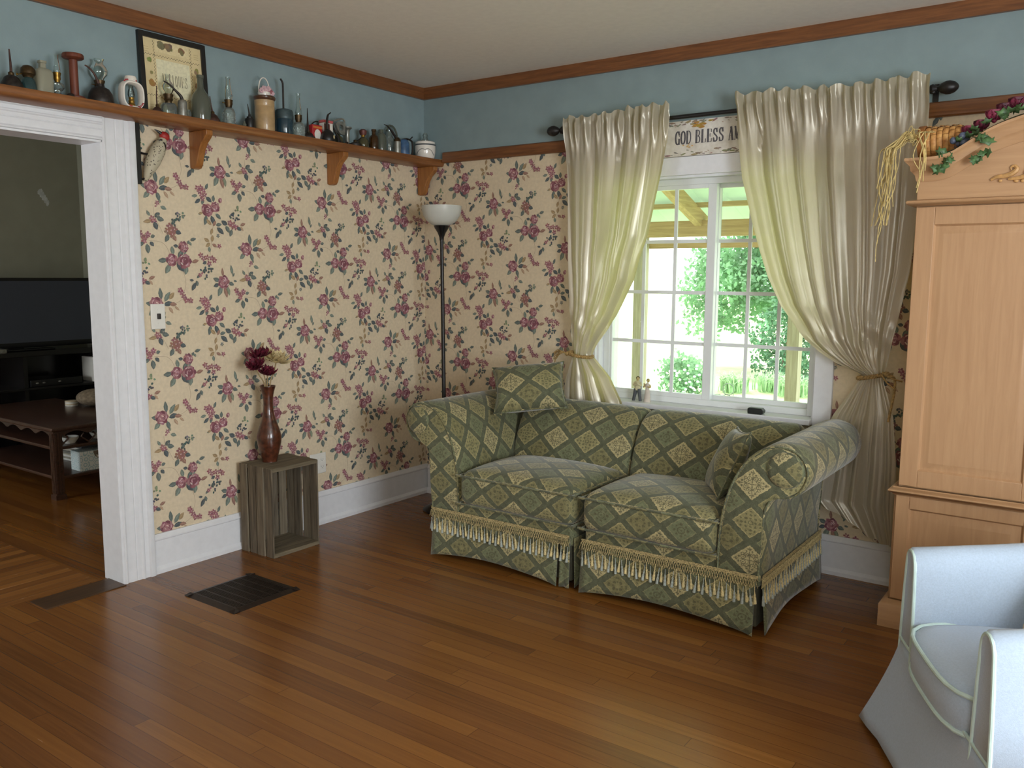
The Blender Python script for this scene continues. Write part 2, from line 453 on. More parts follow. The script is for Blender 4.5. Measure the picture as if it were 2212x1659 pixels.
def small(cx,cy,r,col=None):
    o=[];ph=rnd.uniform(0,6)
    for k in range(5):
        a=2*PI*k/5+ph
        o.append(blob(cx+.6*r*math.cos(a),cy+.6*r*math.sin(a),.5*r,.34*r,a,dither(col or ROSE[k%2],.12),6))
    o.append(blob(cx,cy,.2*r,.2*r,0,ROSE[4],5));return o
def bud(cx,cy,r):
    return [blob(cx,cy,r,r*.8,rnd.uniform(0,3),ROSE[1],7),blob(cx+.2*r,cy+.1*r,r*.5,r*.4,1,ROSE[3],6),blob(cx-.3*r,cy-.2*r,r*.45,r*.35,1,ROSE[2],6)]
def vine(pts,w,col):
    P=smooth([(x,y,0) for x,y in pts],4);o=[]
    for a,b in zip(P,P[1:]):
        dx,dy=b[0]-a[0],b[1]-a[1];l=math.hypot(dx,dy) or 1;nx,ny=-dy/l*w,dx/l*w
        o.append(([(a[0]+nx,a[1]+ny),(b[0]+nx,b[1]+ny),(b[0]-nx,b[1]-ny),(a[0]-nx,a[1]-ny)],col))
    return o
def berries(cx,cy,r,n,col=None):
    o=[]
    for k in range(n):
        a=rnd.uniform(0,6.3);q=r*math.sqrt(rnd.random())
        o.append(blob(cx+q*math.cos(a),cy+q*.9*math.sin(a),.0065,.0055,a,dither(col or LEAFC[2],.2),5))
    return o
def wall_tile():
    rnd.seed(11);o=[]
    LV=lambda x,y,a,l=.032,w=.009,k=0:o.extend(leaf(x,y,R(a),l,w,LEAFC[k%4]))
    BV=lambda x,y,a,l=.028,w=.008,k=0:o.extend(leaf(x,y,R(a),l,w,BRN[k%3]))
    VC=C(168,150,128)
    # vines first
    o+=vine([(-.03,-.24),(.03,-.245),(.06,-.27),(.075,-.31)],.0009,VC)
    o+=vine([(.13,-.35),(.145,-.40),(.15,-.44),(.135,-.48)],.0009,VC)
    o+=vine([(.0,-.09),(.005,-.13),(.03,-.18),(.045,-.21)],.0008,VC)
    o+=vine([(.31,-.16),(.30,-.2),(.295,-.25),(.285,-.31)],.0008,VC)
    o+=vine([(.04,-.01),(.09,.0),(.13,.02)],.0008,VC)
    # M1 rose with leaves to the right
    LV(-.02,.0,170,.035,.011,1);LV(.02,.02,95,.05,.011,1);LV(.035,.01,55,.05,.012,0);LV(.03,-.005,10,.045,.012,2);LV(-.015,-.02,225,.04,.012,0);LV(.02,-.02,285,.04,.011,1)
    BV(.06,.02,50,.038,.011,0);BV(.06,-.002,-5,.035,.01,1);BV(.055,-.015,-55,.035,.008,2);BV(.085,-.012,-40,.03,.006,2)
    o+=rose(-.005,0,.034)
    o+=small(.02,-.07,.012)+[blob(.012,-.085,.006,.004,0,ROSE[1])]
    LV(.035,-.085,-20,.03,.009,0);LV(.03,-.07,60,.015,.005,3)
    # M2 sprig of small flowers
    LV(.245,-.035,215,.035,.009,2);LV(.26,-.03,255,.03,.009,1);LV(.275,-.025,325,.035,.011,2);LV(.275,.01,65,.03,.008,1);LV(.23,-.02,190,.03,.008,0)
    for dx,dy in ((-.012,.012),(.01,.02),(0,-.004),(.016,.0),(-.004,.032),(.003,-.02),(-.022,.028)): o+=small(.253+dx,-.014+dy,.0135)
    # M3 pair of roses
    LV(.275,-.11,255,.045,.011,1);LV(.30,-.11,290,.045,.012,2);LV(.325,-.10,320,.035,.01,1);LV(.315,-.045,85,.03,.009,1);LV(.25,-.1,200,.02,.006,0);BV(.255,-.1,190,.022,.006,0)
    o+=rose(.28,-.085,.032,2);o+=rose(.325,-.068,.025);o+=bud(.353,-.036,.013)
    # M13/M11/M11b brown leaf sprays
    BV(.30,-.155,135,.035,.009,0);BV(.31,-.16,60,.028,.008,1);LV(.33,-.165,-40,.045,.012,2);BV(.305,-.17,250,.03,.008,0);LV(.325,-.155,10,.03,.009,1)
    BV(.285,-.235,150,.03,.009,0);BV(.30,-.235,80,.03,.009,0);BV(.29,-.24,215,.03,.009,0);BV(.30,-.245,330,.028,.008,1);o+=small(.34,-.255,.012);o+=small(.335,-.205,.01,LEAFC[0])
    LV(.285,-.285,95,.025,.008,0)
    for dx,dy in ((-.03,.01),(-.01,.015),(.015,.012),(.0,-.015),(-.045,.025),(.03,.002)): o+=small(.28+dx,-.325+dy,.014)
    LV(.265,-.33,205,.022,.008,2)
    # M12 berries
    o+=berries(.25,-.385,.03,14);o+=berries(.285,-.365,.02,8);LV(.225,-.395,220,.02,.006,1)
    # M10 berries spray with flower
    o+=berries(.435,-.115,.03,16);o+=berries(.455,-.075,.02,7,LEAFC[3])
    o+=small(.42,-.15,.02);o+=small(.405,-.14,.015);o+=small(.44,-.16,.015)
    LV(.39,-.15,150,.035,.012,2);LV(.38,-.155,-60,.035,.011,1);LV(.415,-.17,250,.035,.01,1);LV(.445,-.16,-30,.025,.009,2);BV(.465,-.15,20,.03,.008,1);BV(.465,-.155,-50,.025,.006,2)
    # M4 single rose
    LV(.335,.105,160,.035,.011,1);LV(.345,.08,245,.05,.013,0);LV(.375,.08,-75,.045,.01,3);BV(.36,.075,285,.05,.01,1);LV(.385,.095,-20,.03,.01,1);BV(.355,.125,95,.04,.007,1);LV(.33,.09,200,.03,.01,2)
    o+=rose(.357,.098,.033)
    LV(.41,.135,100,.045,.008,0);LV(.41,.125,60,.02,.005,1);LV(.415,.105,-10,.018,.005,1)
    # M5 sprig
    BV(-.01,-.15,190,.04,.009,0);o+=small(-.01,-.14,.014);o+=small(.0,-.152,.014);LV(.005,-.135,40,.03,.011,2);LV(.015,-.14,-10,.032,.011,1);LV(.0,-.155,290,.035,.012,2);LV(-.02,-.13,120,.025,.007,0);o+=small(.02,-.128,.011,LEAFC[1])
    # M6 flower + berries
    for dx,dy in ((0,0),(.018,.006),(-.018,-.004),(.006,-.018),(-.006,.018)): o+=small(.083+dx,-.19+dy,.017,dither(C(144,106,99),.1))
    LV(.105,-.195,-15,.028,.011,2);LV(.07,-.21,240,.035,.011,1);BV(.09,-.21,-60,.03,.01,1);LV(.09,-.165,60,.03,.009,1)
    o+=berries(.112,-.14,.03,14);o+=berries(.135,-.12,.02,7,LEAFC[0])
    # M7 sprig
    for dx,dy in ((-.02,.015),(.0,.01),(.012,.022),(-.008,-.008),(-.03,.03)): o+=small(-.045+dx,-.235+dy,.014)
    LV(-.055,-.25,205,.03,.009,1);LV(-.04,-.255,275,.04,.012,1);LV(-.025,-.245,310,.025,.009,2);LV(-.02,-.225,20,.02,.008,1)
    # M8 three roses
    LV(.055,-.325,185,.04,.012,1);LV(.07,-.345,240,.045,.013,0);LV(.115,-.32,60,.045,.012,1);LV(.105,-.34,-45,.05,.015,2);LV(.15,-.30,100,.04,.011,0);LV(.155,-.35,260,.04,.012,0);BV(.185,-.335,15,.035,.009,1);LV(.09,-.3,100,.035,.01,0)
    o+=rose(.08,-.325,.03);o+=rose(.145,-.33,.036,2);o+=rose(.143,-.264,.026)
    LV(.115,-.262,170,.022,.008,2);LV(.165,-.25,60,.018,.006,1);LV(.18,-.232,15,.03,.008,1);LV(.175,-.24,-60,.018,.006,0)
    # M9 small red sprig
    for dx,dy in ((0,0),(.012,-.018),(-.01,.018),(.035,-.02),(-.018,.03)): o+=small(.135+dx,-.495+dy,.014)
    LV(.2,-.43,240,.04,.01,2);LV(.205,-.42,280,.025,.008,1);LV(.19,-.42,170,.02,.006,2);o+=small(.225,-.395,.011)
    o+=[blob(.238,-.385,.008,.005,1,ROSE[1])]
    return o
TILE=wall_tile()
def clip(poly,u0,u1,v0,v1):
    for ax,lim,sg in ((0,u0,1),(0,u1,-1),(1,v0,1),(1,v1,-1)):
        out=[];n=len(poly)
        for i in range(n):
            a,b=poly[i],poly[(i+1)%n];da=(a[ax]-lim)*sg;db=(b[ax]-lim)*sg
            if da>=0: out.append(a)
            if (da>=0)!=(db>=0):
                t=da/(da-db);out.append((a[0]+(b[0]-a[0])*t,a[1]+(b[1]-a[1])*t))
        poly=out
        if len(poly)<3:return None
    return poly
def paper(mb,org,u0,u1,v0,v1,to3,hole=None,m=1):
    for i in range(-12,14):
        for j in range(-14,14):
            ou=org[0]+i*.503;ov=org[1]-i*.2635+j*.527
            if ou>u1+.2 or ou<u0-.7 or ov>v1+.6 or ov<v0-.3: continue
            for k,(pts,col) in enumerate(TILE):
                q=[(ou+x,ov+y) for x,y in pts]
                us=[p[0] for p in q];vs=[p[1] for p in q]
                if max(us)<u0 or min(us)>u1 or max(vs)<v0 or min(vs)>v1:continue
                if hole and min(us)<hole[1] and max(us)>hole[0] and min(vs)<hole[3] and max(vs)>hole[2]:continue
                q=clip(q,u0,u1,v0,v1)
                if q: mb.poly([to3(u,v,.0004+k*6e-6) for u,v in q],m,col)

# ------------------------------------------------------------------ room shell
H=2.53;RX=5.3;FY=-5.6;RAIL=2.10
PB=C(214,198,170)
def paperbox(mb,x0,x1,y0,y1,z0,z1,m): mb.box(x0,x1,y0,y1,z0,z1,m)
D0,D1,DH=-2.085,-3.25,1.953
w=MB()
PAPER=mat('wallpaper_ground',PB,.75,noise=.04,scale=60,bump=.12,bscale=300)
for (a,b) in ((D0,0.15),(FY,D1)):
    w.box(-.12,0,a,b,0,RAIL,0);w.box(-.12,0,a,b,RAIL,H,2)
w.box(-.12,0,D1,D0,DH,RAIL,0);w.box(-.12,0,D1,D0,RAIL,H,2)
paper(w,(-1.842,1.785),-1.95,-.001,.17,2.07,lambda u,v,e:(e,u,v))
struct(w.build('wall_left',[PAPER,WAY,BLUE],weld=False,sharp=30))
WX0,WX1,WZ0,WZ1=1.26,2.445,.703,1.904
w=MB()
for z0,z1,m in ((0,WZ0,0),(WZ0,WZ1,0),(WZ1,RAIL,0),(RAIL,H,2)):
    if z0==WZ0:
        w.box(0,WX0,0,.15,z0,z1,m);w.box(WX1,RX,0,.15,z0,z1,m)
    else: w.box(0,RX,0,.15,z0,z1,m)
paper(w,(.689,1.979),.001,2.98,.17,2.09,lambda u,v,e:(u,-e,v),hole=(1.2,2.5,.7,1.98))
struct(w.build('wall_back',[PAPER,WAY,BLUE],weld=False,sharp=30))
# wall on the right with a tall window opening, and the wall behind the viewer with one
RW=(-3.9,-2.3,.75,2.05)
w=MB();y0,y1,z0,z1=RW
w.box(RX,RX+.15,FY,y0,0,H);w.box(RX,RX+.15,y1,.15,0,H);w.box(RX,RX+.15,y0,y1,0,z0);w.box(RX,RX+.15,y0,y1,z1,H)
struct(w.build('wall_right',PAPER,weld=False))
BW=(3.9,5.0,.75,2.1)
w=MB();x0,x1,z0,z1=BW
w.box(-.12,x0,FY-.15,FY,0,H);w.box(x1,RX+.15,FY-.15,FY,0,H);w.box(x0,x1,FY-.15,FY,0,z0);w.box(x0,x1,FY-.15,FY,z1,H)
struct(w.build('wall_front',PAPER,weld=False))
# adjoining room
AX=-3.65;AY=-.26
GREEN=mat('sage_wall_paint',C(142,142,124),.8,noise=.04,scale=6,bump=.1)
w=MB();w.box(AX-.1,AX,FY,.15,0,H);w.box(AX,-.12,AY,.15,0,H);w.box(AX-.1,-2.9,FY-.15,FY,0,H);w.box(-1.3,-.12,FY-.15,FY,0,H);w.box(-2.9,-1.3,FY-.15,FY,0,.75);w.box(-2.9,-1.3,FY-.15,FY,2.05,H)
# repaired patch of plaster
for k in range(5):
    w.poly([(AX+.0012+k*1e-5,-.58+.014*k+(.022-.002*k)*math.cos(t*.9),2.05-.022*k+.026*math.sin(t*.9+.4)) for t in range(7)],1)
struct(w.build('wall_adjoining',[GREEN,mat('plaster_patch',C(190,194,188),.8)],weld=False))
f=MB()
f.box(-.12,RX,FY,0,-.06,0,0);f.box(AX,-.12,-2.13,AY,-.06,0,0);f.box(AX,-.12,FY,-2.13,-.06,0,1)
struct(f.build('floor',[FLOORX,FLOORY],weld=False))
struct(bx(AX-.1,RX+.15,FY-.15,.15,H,H+.1).build('ceiling',CEIL))
# trims
struct(bx(0,.02,FY,0,2.462,2.53).build('trim_1',TRIMY))
struct(bx(.02,RX,-.02,0,2.462,2.53).build('trim_2',TRIMX))
g=MB().prism([(-.001,2.072),(-.02,2.072),(-.026,2.078),(-.026,2.088),(-.02,2.096),(-.02,2.13),(-.014,2.136),(-.001,2.136)],'x',.165,1.55)
struct(g.build('trim_3',TRIMX))
RAILP=[(-.001,2.072),(-.02,2.072),(-.026,2.078),(-.026,2.088),(-.02,2.096),(-.02,2.13),(-.014,2.136),(-.001,2.136)]
struct(MB().prism(RAILP,'x',2.30,RX).build('trim_5',TRIMX))
def baseboard(name,axis,a0,a1,sgn):
    prof=[(0,0),(.032,0),(.032,.018),(.022,.03),(.02,.033),(.02,.155),(.024,.16),(.024,.166),(.014,.178),(.010,.185),(0,.185)]
    if axis=='y': g=MB().prism([(x,z) for x,z in prof],'y',a0,a1)
    else: g=MB().prism([(-x,z) for x,z in prof],'x',a0,a1)
    return struct(g.build(name,WHITE,sharp=30))
baseboard('baseboard_left','y',-1.935,0,1)
baseboard('baseboard_back','x',.03,RX,1)
# dark worn sill board in the doorway
g=MB().box(-.095,.05,-2.44,-2.09,0,.004);struct(g.build('trim_4',wood('threshold_wood',C(52,36,24),C(88,62,38),'y',.4)))
# doorway
d1=struct(thing('door_1',None,None));
def casing_profile():
    pts=[(0,0),(.03,0)]
    # fluted board seen from the end: (depth x, position across 0..0.145)
    W=.148;n=4
    prof=[(0,0),(.03,0),(.034,.004),(.034,.01),(.03,.014),(.028,.02),(.031,.04),(.031,.055),(.028,.06),(.031,.064),(.031,.082),(.036,.088),(.036,.094),(.031,.1),(.033,.118),(.041,.124),(.041,.14),(.037,W),(0,W)]
    return prof
cp=casing_profile()
g=MB().prism([(x,D0+.004+q) for x,q in cp],'z',0,2.062);g.build('casing',WHITE,d1,sharp=30)
g=MB().prism([(x,D1-.004-q) for x,q in cp],'z',0,2.062);g.build('casing',WHITE,d1,sharp=30)
b=[];g=MB();n=len(cp)
rows=[[(x,D1-.0,DH+.004+q*.75) for x,q in cp],[(x,D0+.006,DH+.004+q*.75) for x,q in cp]]
g.grid(rows,closed=True);g.build('head_casing',WHITE,d1,sharp=30)
g=MB().box(-.125,.029,D0-.006,D0+.004,0,DH-.004);g.build('jamb',WHITE,d1)
g=MB().box(-.125,.029,D1-.004,D1+.006,0,DH-.004);g.build('jamb',WHITE,d1)
g=MB().box(-.125,.029,D1,D0,DH-.006,DH+.003);g.build('head_jamb',WHITE,d1)

# ------------------------------------------------------------------ window
wd=struct(thing('window_1',None,None))
CI=.085
for x0,x1 in ((WX0-CI,WX0),(WX1,WX1+CI)):
    MB().box(x0,x1,-.022,-.0005,.70,WZ1).build('casing',WHITE,wd,bevel=.002)
MB().box(WX0-CI,WX1+CI,-.022,-.0005,WZ1,WZ1+CI+.005).build('head_casing',WHITE,wd,bevel=.002)
MB().box(WX0,WX1,-.062,.15,.705,.733).build('sill',WHITE,wd,bevel=.004)
g=MB().box(WX0,WX0+.012,0,.15,.735,WZ1).box(WX1-.012,WX1,0,.15,.735,WZ1).box(WX0,WX1,0,.15,WZ1-.012,WZ1)
g.build('jamb_lining',WHITE,wd)
VIN=mat('white_vinyl',C(218,222,222),.35,noise=.01)
g=MB();fx0,fx1,fz0,fz1=WX0+.012,WX1-.012,.735,WZ1-.012
g.box(fx0,fx0+.035,.05,.15,fz0,fz1).box(fx1-.035,fx1,.05,.15,fz0,fz1).box(fx0+.035,fx1-.035,.05,.15,fz0,fz0+.03).box(fx0+.035,fx1-.035,.05,.15,fz1-.03,fz1)
g.build('window_frame',VIN,wd,bevel=.002)
def sash(x0,x1,y0,y1,st,inner):
    e=thing('sash',None,None);e.parent=wd
    z0,z1=fz0+.03,fz1-.03
    g=MB();g.box(x0,x0+st[0],y0,y1,z0,z1).box(x1-st[1],x1,y0,y1,z0,z1).box(x0+st[0],x1-st[1],y0,y1,z0,z0+.022).box(x0+st[0],x1-st[1],y0,y1,z1-.02,z1)
    g.build('sash_frame',VIN,e,bevel=.002)
    gx0,gx1,gz0,gz1=x0+st[0],x1-st[1],z0+.022,z1-.02;ym=(y0+y1)/2
    g=MB();
    for k in (1,2):
        xx=gx0+(gx1-gx0)*k/3;g.box(xx-.009,xx+.009,ym-.004,ym+.004,gz0,gz1)
    for k in (1,2,3):
        zz=gz0+(gz1-gz0)*k/4;g.box(gx0,gx1,ym-.0038,ym+.0038,zz-.009,zz+.009)
    g.build('muntin_grid',VIN,e)
    MB().box(gx0-.003,gx1+.003,ym+.006,ym+.009,gz0-.003,gz1+.003).build('pane',PANE,e)
sash(fx0+.03,1.90,.055,.085,(.018,.045),1)
sash(1.855,fx1-.03,.095,.125,(.045,.018),0)
# windows behind the viewer that let the daylight in
def plainwin(name,axis,a0,a1,z0,z1,pos):
    e=struct(thing(name,None,None));g=MB()
    def bb(u0,u1,zz0,zz1,d0,d1):
        if axis=='y': g.box(pos+d0,pos+d1,u0,u1,zz0,zz1)
        else: g.box(u0,u1,pos-d1,pos-d0,zz0,zz1)
    bb(a0,a0+.06,z0,z1,0,.12);bb(a1-.06,a1,z0,z1,0,.12);bb(a0+.06,a1-.06,z0,z0+.06,0,.12);bb(a0+.06,a1-.06,z1-.06,z1,0,.12)
    m=(a0+a1)/2;bb(m-.03,m+.03,z0+.06,z1-.06,.03,.09);zm=(z0+z1)/2;bb(a0+.06,a1-.06,zm-.02,zm+.02,.04,.08)
    g.build('window_frame',WHITE,e)
plainwin('window_2','y',RW[0],RW[1],RW[2],RW[3],RX)
plainwin('unseen_window_4','x',-2.9,-1.3,.75,2.05,FY)  # presumed window, unseen, added to light the adjoining room
plainwin('window_3','x',BW[0],BW[1],BW[2],BW[3],FY)

# ------------------------------------------------------------------ curtains
def satin():
    m,t,b=nt('champagne_satin');L=t.links.new
    uv=N(t,'ShaderNodeUVMap',uv_map='UVMap');mp=N(t,'ShaderNodeMapping');mp.inputs['Scale'].default_value=(260,14,1);L(uv.outputs[0],mp.inputs[0])
    nz=N(t,'ShaderNodeTexNoise',inputs={'Scale':1.0,'Detail':3.0});L(mp.outputs[0],nz.inputs['Vector'])
    mx=N(t,'ShaderNodeMix',data_type='RGBA');mx.inputs[6].default_value=C(186,178,160);mx.inputs[7].default_value=C(212,204,188);L(nz.outputs[0],mx.inputs[0])
    L(mx.outputs[2],b.inputs['Base Color']);b.inputs['Roughness'].default_value=.3;b.inputs['Specular IOR Level'].default_value=.65
    b.inputs['Sheen Weight'].default_value=.3;b.inputs['Metallic'].default_value=.22
    bp=N(t,'ShaderNodeBump',inputs={'Strength':.12,'Distance':.001});L(nz.outputs[0],bp.inputs['Height']);L(bp.outputs[0],b.inputs['Normal'])
    tr=N(t,'ShaderNodeBsdfTranslucent');tr.inputs['Color'].default_value=C(226,214,130)
    ms=N(t,'ShaderNodeMixShader');ms.inputs[0].default_value=.36
    L(b.outputs[0],ms.inputs[1]);L(tr.outputs[0],ms.inputs[2]);L(ms.outputs[0],t.nodes['Material Output'].inputs['Surface'])
    return m
SATIN=satin()
def curtain(label,left,right,hem,top_tab,seed,nf,tiez,depth):
    rr=random.Random(seed)
    z_hi=2.238;NU,NV=230,150
    ph=[rr.uniform(0,6.28) for _ in range(8)]
    rows=[]
    for i in range(NV+1):
        v=i/NV
        row=[]
        for j in range(NU+1):
            u=j/NU
            zb=interp(hem,u)
            ztop=z_hi+.002+.018*math.sin(u*nf*7.1+ph[0])*math.sin(u*31+ph[1])+.008*abs(math.sin(u*47+ph[2]))-.004+.004*math.sin(u*93)
            z=ztop+(zb-ztop)*v
            xl,xr=interp(left,z),interp(right,z)
            # gathers: fine at the header, broad folds below, crowded at the tie
            head=math.exp(-((z-2.18)/.10)**2)
            t=max(0,1-abs(z-tiez)/.42);pin=t*t
            uu=u+.012*math.sin(6*u+2.1*v+ph[2])
            fold=(.55+.45*math.sin(2*PI*.9*uu+ph[1]))*math.sin(2*PI*nf*uu+ph[3]+1.3*math.sin(2.2*v+3*uu+ph[4]))+.55*math.sin(2*PI*nf*.62*uu+ph[5]+1.6*v)+.3*math.sin(2*PI*nf*2.1*uu+ph[6]-2*v)*(.3+.7*pin)
            fine=math.sin(2*PI*nf*3.1*u+ph[7]+2*math.sin(9*u))+.6*math.sin(2*PI*nf*5.3*u+1.3)
            cr=2*PI*nf*.5*uu+ph[2]+.7*math.sin(2.6*v+ph[0]);fold=.62*fold+.55*(1-2*abs(math.sin(cr)))+.10*(1-2*abs(math.sin(2.37*cr+1.1+v)))
            wv=max(.05,xr-xl)
            amp=.0175*(1-head)*(1-.35*pin)*(min(1.25,wv/.34))
            y=-.098-.010*head+amp*fold+.0125*head*fine
            if z>2.2: y+=.008*math.sin(u*nf*9+ph[1])
            # bulge of the cloth above the tie and swing of soft cross wrinkles
            sw=math.exp(-((z-tiez-.16)/.10)**2)
            y-=.012*sw*math.sin(PI*u)
            y+=.006*sw*math.sin(38*(z-tiez)+14*u+ph[0])
            # rounded at the tie
            y+=-.03*pin*(math.sin(PI*u))+.018*pin
            xs=u+.02*math.sin(2*PI*nf*u+ph[5])*(1-pin)/nf
            x=xl+wv*xs
            y=max(-.155,min(-.036 if z<2.0 else -.088,y))
            row.append((x,y,z))
        rows.append(row)
    g=MB();g.grid(rows,uvs=lambda i,j:(j/NU,i/NV*1.9))
    # folded hem band is drawn by a second thin row of cloth at the bottom
    o=g.build('curtain',SATIN,None,sharp=None,weld=False)
    tag(o,label,'curtain');return o
LL=[(.30,1.10),(.722,1.101),(.821,1.111),(.945,1.145),(.971,1.154),(1.001,1.15),(1.487,1.115),(1.883,1.103),(2.236,1.082)]
LR=[(.30,1.60),(.737,1.467),(.863,1.391),(.935,1.315),(.971,1.277),(1.0,1.288),(1.043,1.316),(1.188,1.428),(1.378,1.53),(1.485,1.559),(1.601,1.603),(1.739,1.632),(1.92,1.67),(2.075,1.696),(2.214,1.704)]
RL=[(.2,2.645),(.233,2.622),(.373,2.468),(.45,2.48),(.632,2.508),(.778,2.562),(.93,2.655),(.967,2.677),(1.011,2.56),(1.06,2.48),(1.11,2.42),(1.266,2.301),(1.40,2.235),(1.524,2.19),(1.654,2.15),(1.861,2.093),(2.044,2.066),(2.232,2.042)]
RR=[(.2,2.86),(.587,2.84),(.792,2.815),(.94,2.765),(.965,2.762),(1.015,2.775),(1.219,2.81),(1.419,2.845),(1.691,2.865),(2.105,2.881),(2.226,2.877)]
curtain('champagne satin curtain with a narrow panel tied back on the left of the window',LL,LR,[(0,.34),(1,.34)],None,3,3.6,.971,.09)
curtain('wide champagne satin curtain tied back beside the pine armoire',RL,RR,[(0,.372),(.3,.30),(.52,.236),(.75,.215),(1,.203)],None,5,5.2,.965,.1)
# ropes
ROPE=mat('jute_rope',C(164,134,82),.85,noise=.3,scale=120)
RAFF=mat('raffia',C(206,184,122),.8,noise=.2,scale=60)
def rope_ring(mb,cx,cy,z,rx,ry,r=.005,tw=26,tilt=0):
    for ph in (0,PI):
        P=[]
        for k in range(121):
            a=2*PI*k/120;q=a*tw+ph
            P.append((cx+(rx+r*.8*math.cos(q))*math.cos(a),cy+(ry+r*.8*math.cos(q))*math.sin(a),z+r*.8*math.sin(q)+tilt*math.cos(a)))
        mb.tube(P,r,6,cap=False)
def loose(mb,pts,r): mb.tube(smooth(pts,6),r,6)
t=thing('rope_tieback','jute rope tieback knotted round the right curtain with a hanging tail','tieback',(2.72,-.1,.966))
g=MB();rope_ring(g,0,-.005,0,.056,.062,.006,22,.012);g.build('loop',ROPE,t)
g=MB();loose(g,[(.05,-.03,.02),(.075,-.05,.012),(.10,-.04,.0),(.105,-.045,-.05),(.098,-.05,-.12),(.088,-.05,-.19)],.006);loose(g,[(.06,-.05,.015),(.095,-.055,.0),(.13,-.03,-.012)],.004);loose(g,[(.05,-.05,.012),(.08,-.07,-.02),(.11,-.06,-.045)],.0035);g.ell((.07,-.045,.015),(.014,.014,.013));g.build('knotted_tail',ROPE,t)
t=thing('rope_tieback','frayed raffia tieback knotted round the left curtain','tieback',(1.216,-.1,.972))
g=MB();rope_ring(g,0,-.005,0,.066,.062,.006,22,-.01);g.build('loop',ROPE,t)
g=MB()
for k in range(16):
    a=rnd.uniform(-.03,.03);loose(g,[(-.05,-.05,.006),(-.08-.02*rnd.random(),-.062,.012+a*.3),(-.11-.03*rnd.random(),-.05+a*.4,-.005+a),(-.115-.04*rnd.random(),-.05,-.03+a*1.4)],.0016)
g.ell((-.055,-.055,.006),(.013,.012,.012));g.build('frayed_knot',ROPE,t)
# rod
t=thing('curtain_rod','black metal curtain rod with oval finials above the window','curtain rod',(1.97,-.068,2.18))
MB().tube([(-.9,0,0),(.90,0,0)],.0105,14).build('rod',BLACK,t)
for s in (-1,1):
    g=MB();pr=[(.0105,0),(.018,.004),(.02,.014),(.014,.022),(.009,.03),(.011,.036),(.02,.046),(.0275,.064),(.028,.078),(.022,.096),(.011,.108),(.0,.112)]
    g.lathe(pr,n=18);g.xf(Matrix.Translation((s*.90,0,0))@Matrix.Rotation(s*PI/2,4,'Y'));g.build('finial',BLACK,t)
    g=MB();g.box(s*.915-.009,s*.915+.009,.0,.066,-.006,.006).box(s*.915-.011,s*.915+.011,.062,.0675,-.05,.03).tube([(s*.915,0,-.018),(s*.915,0,-.010)],.012,10);g.build('bracket',BLACK,t)

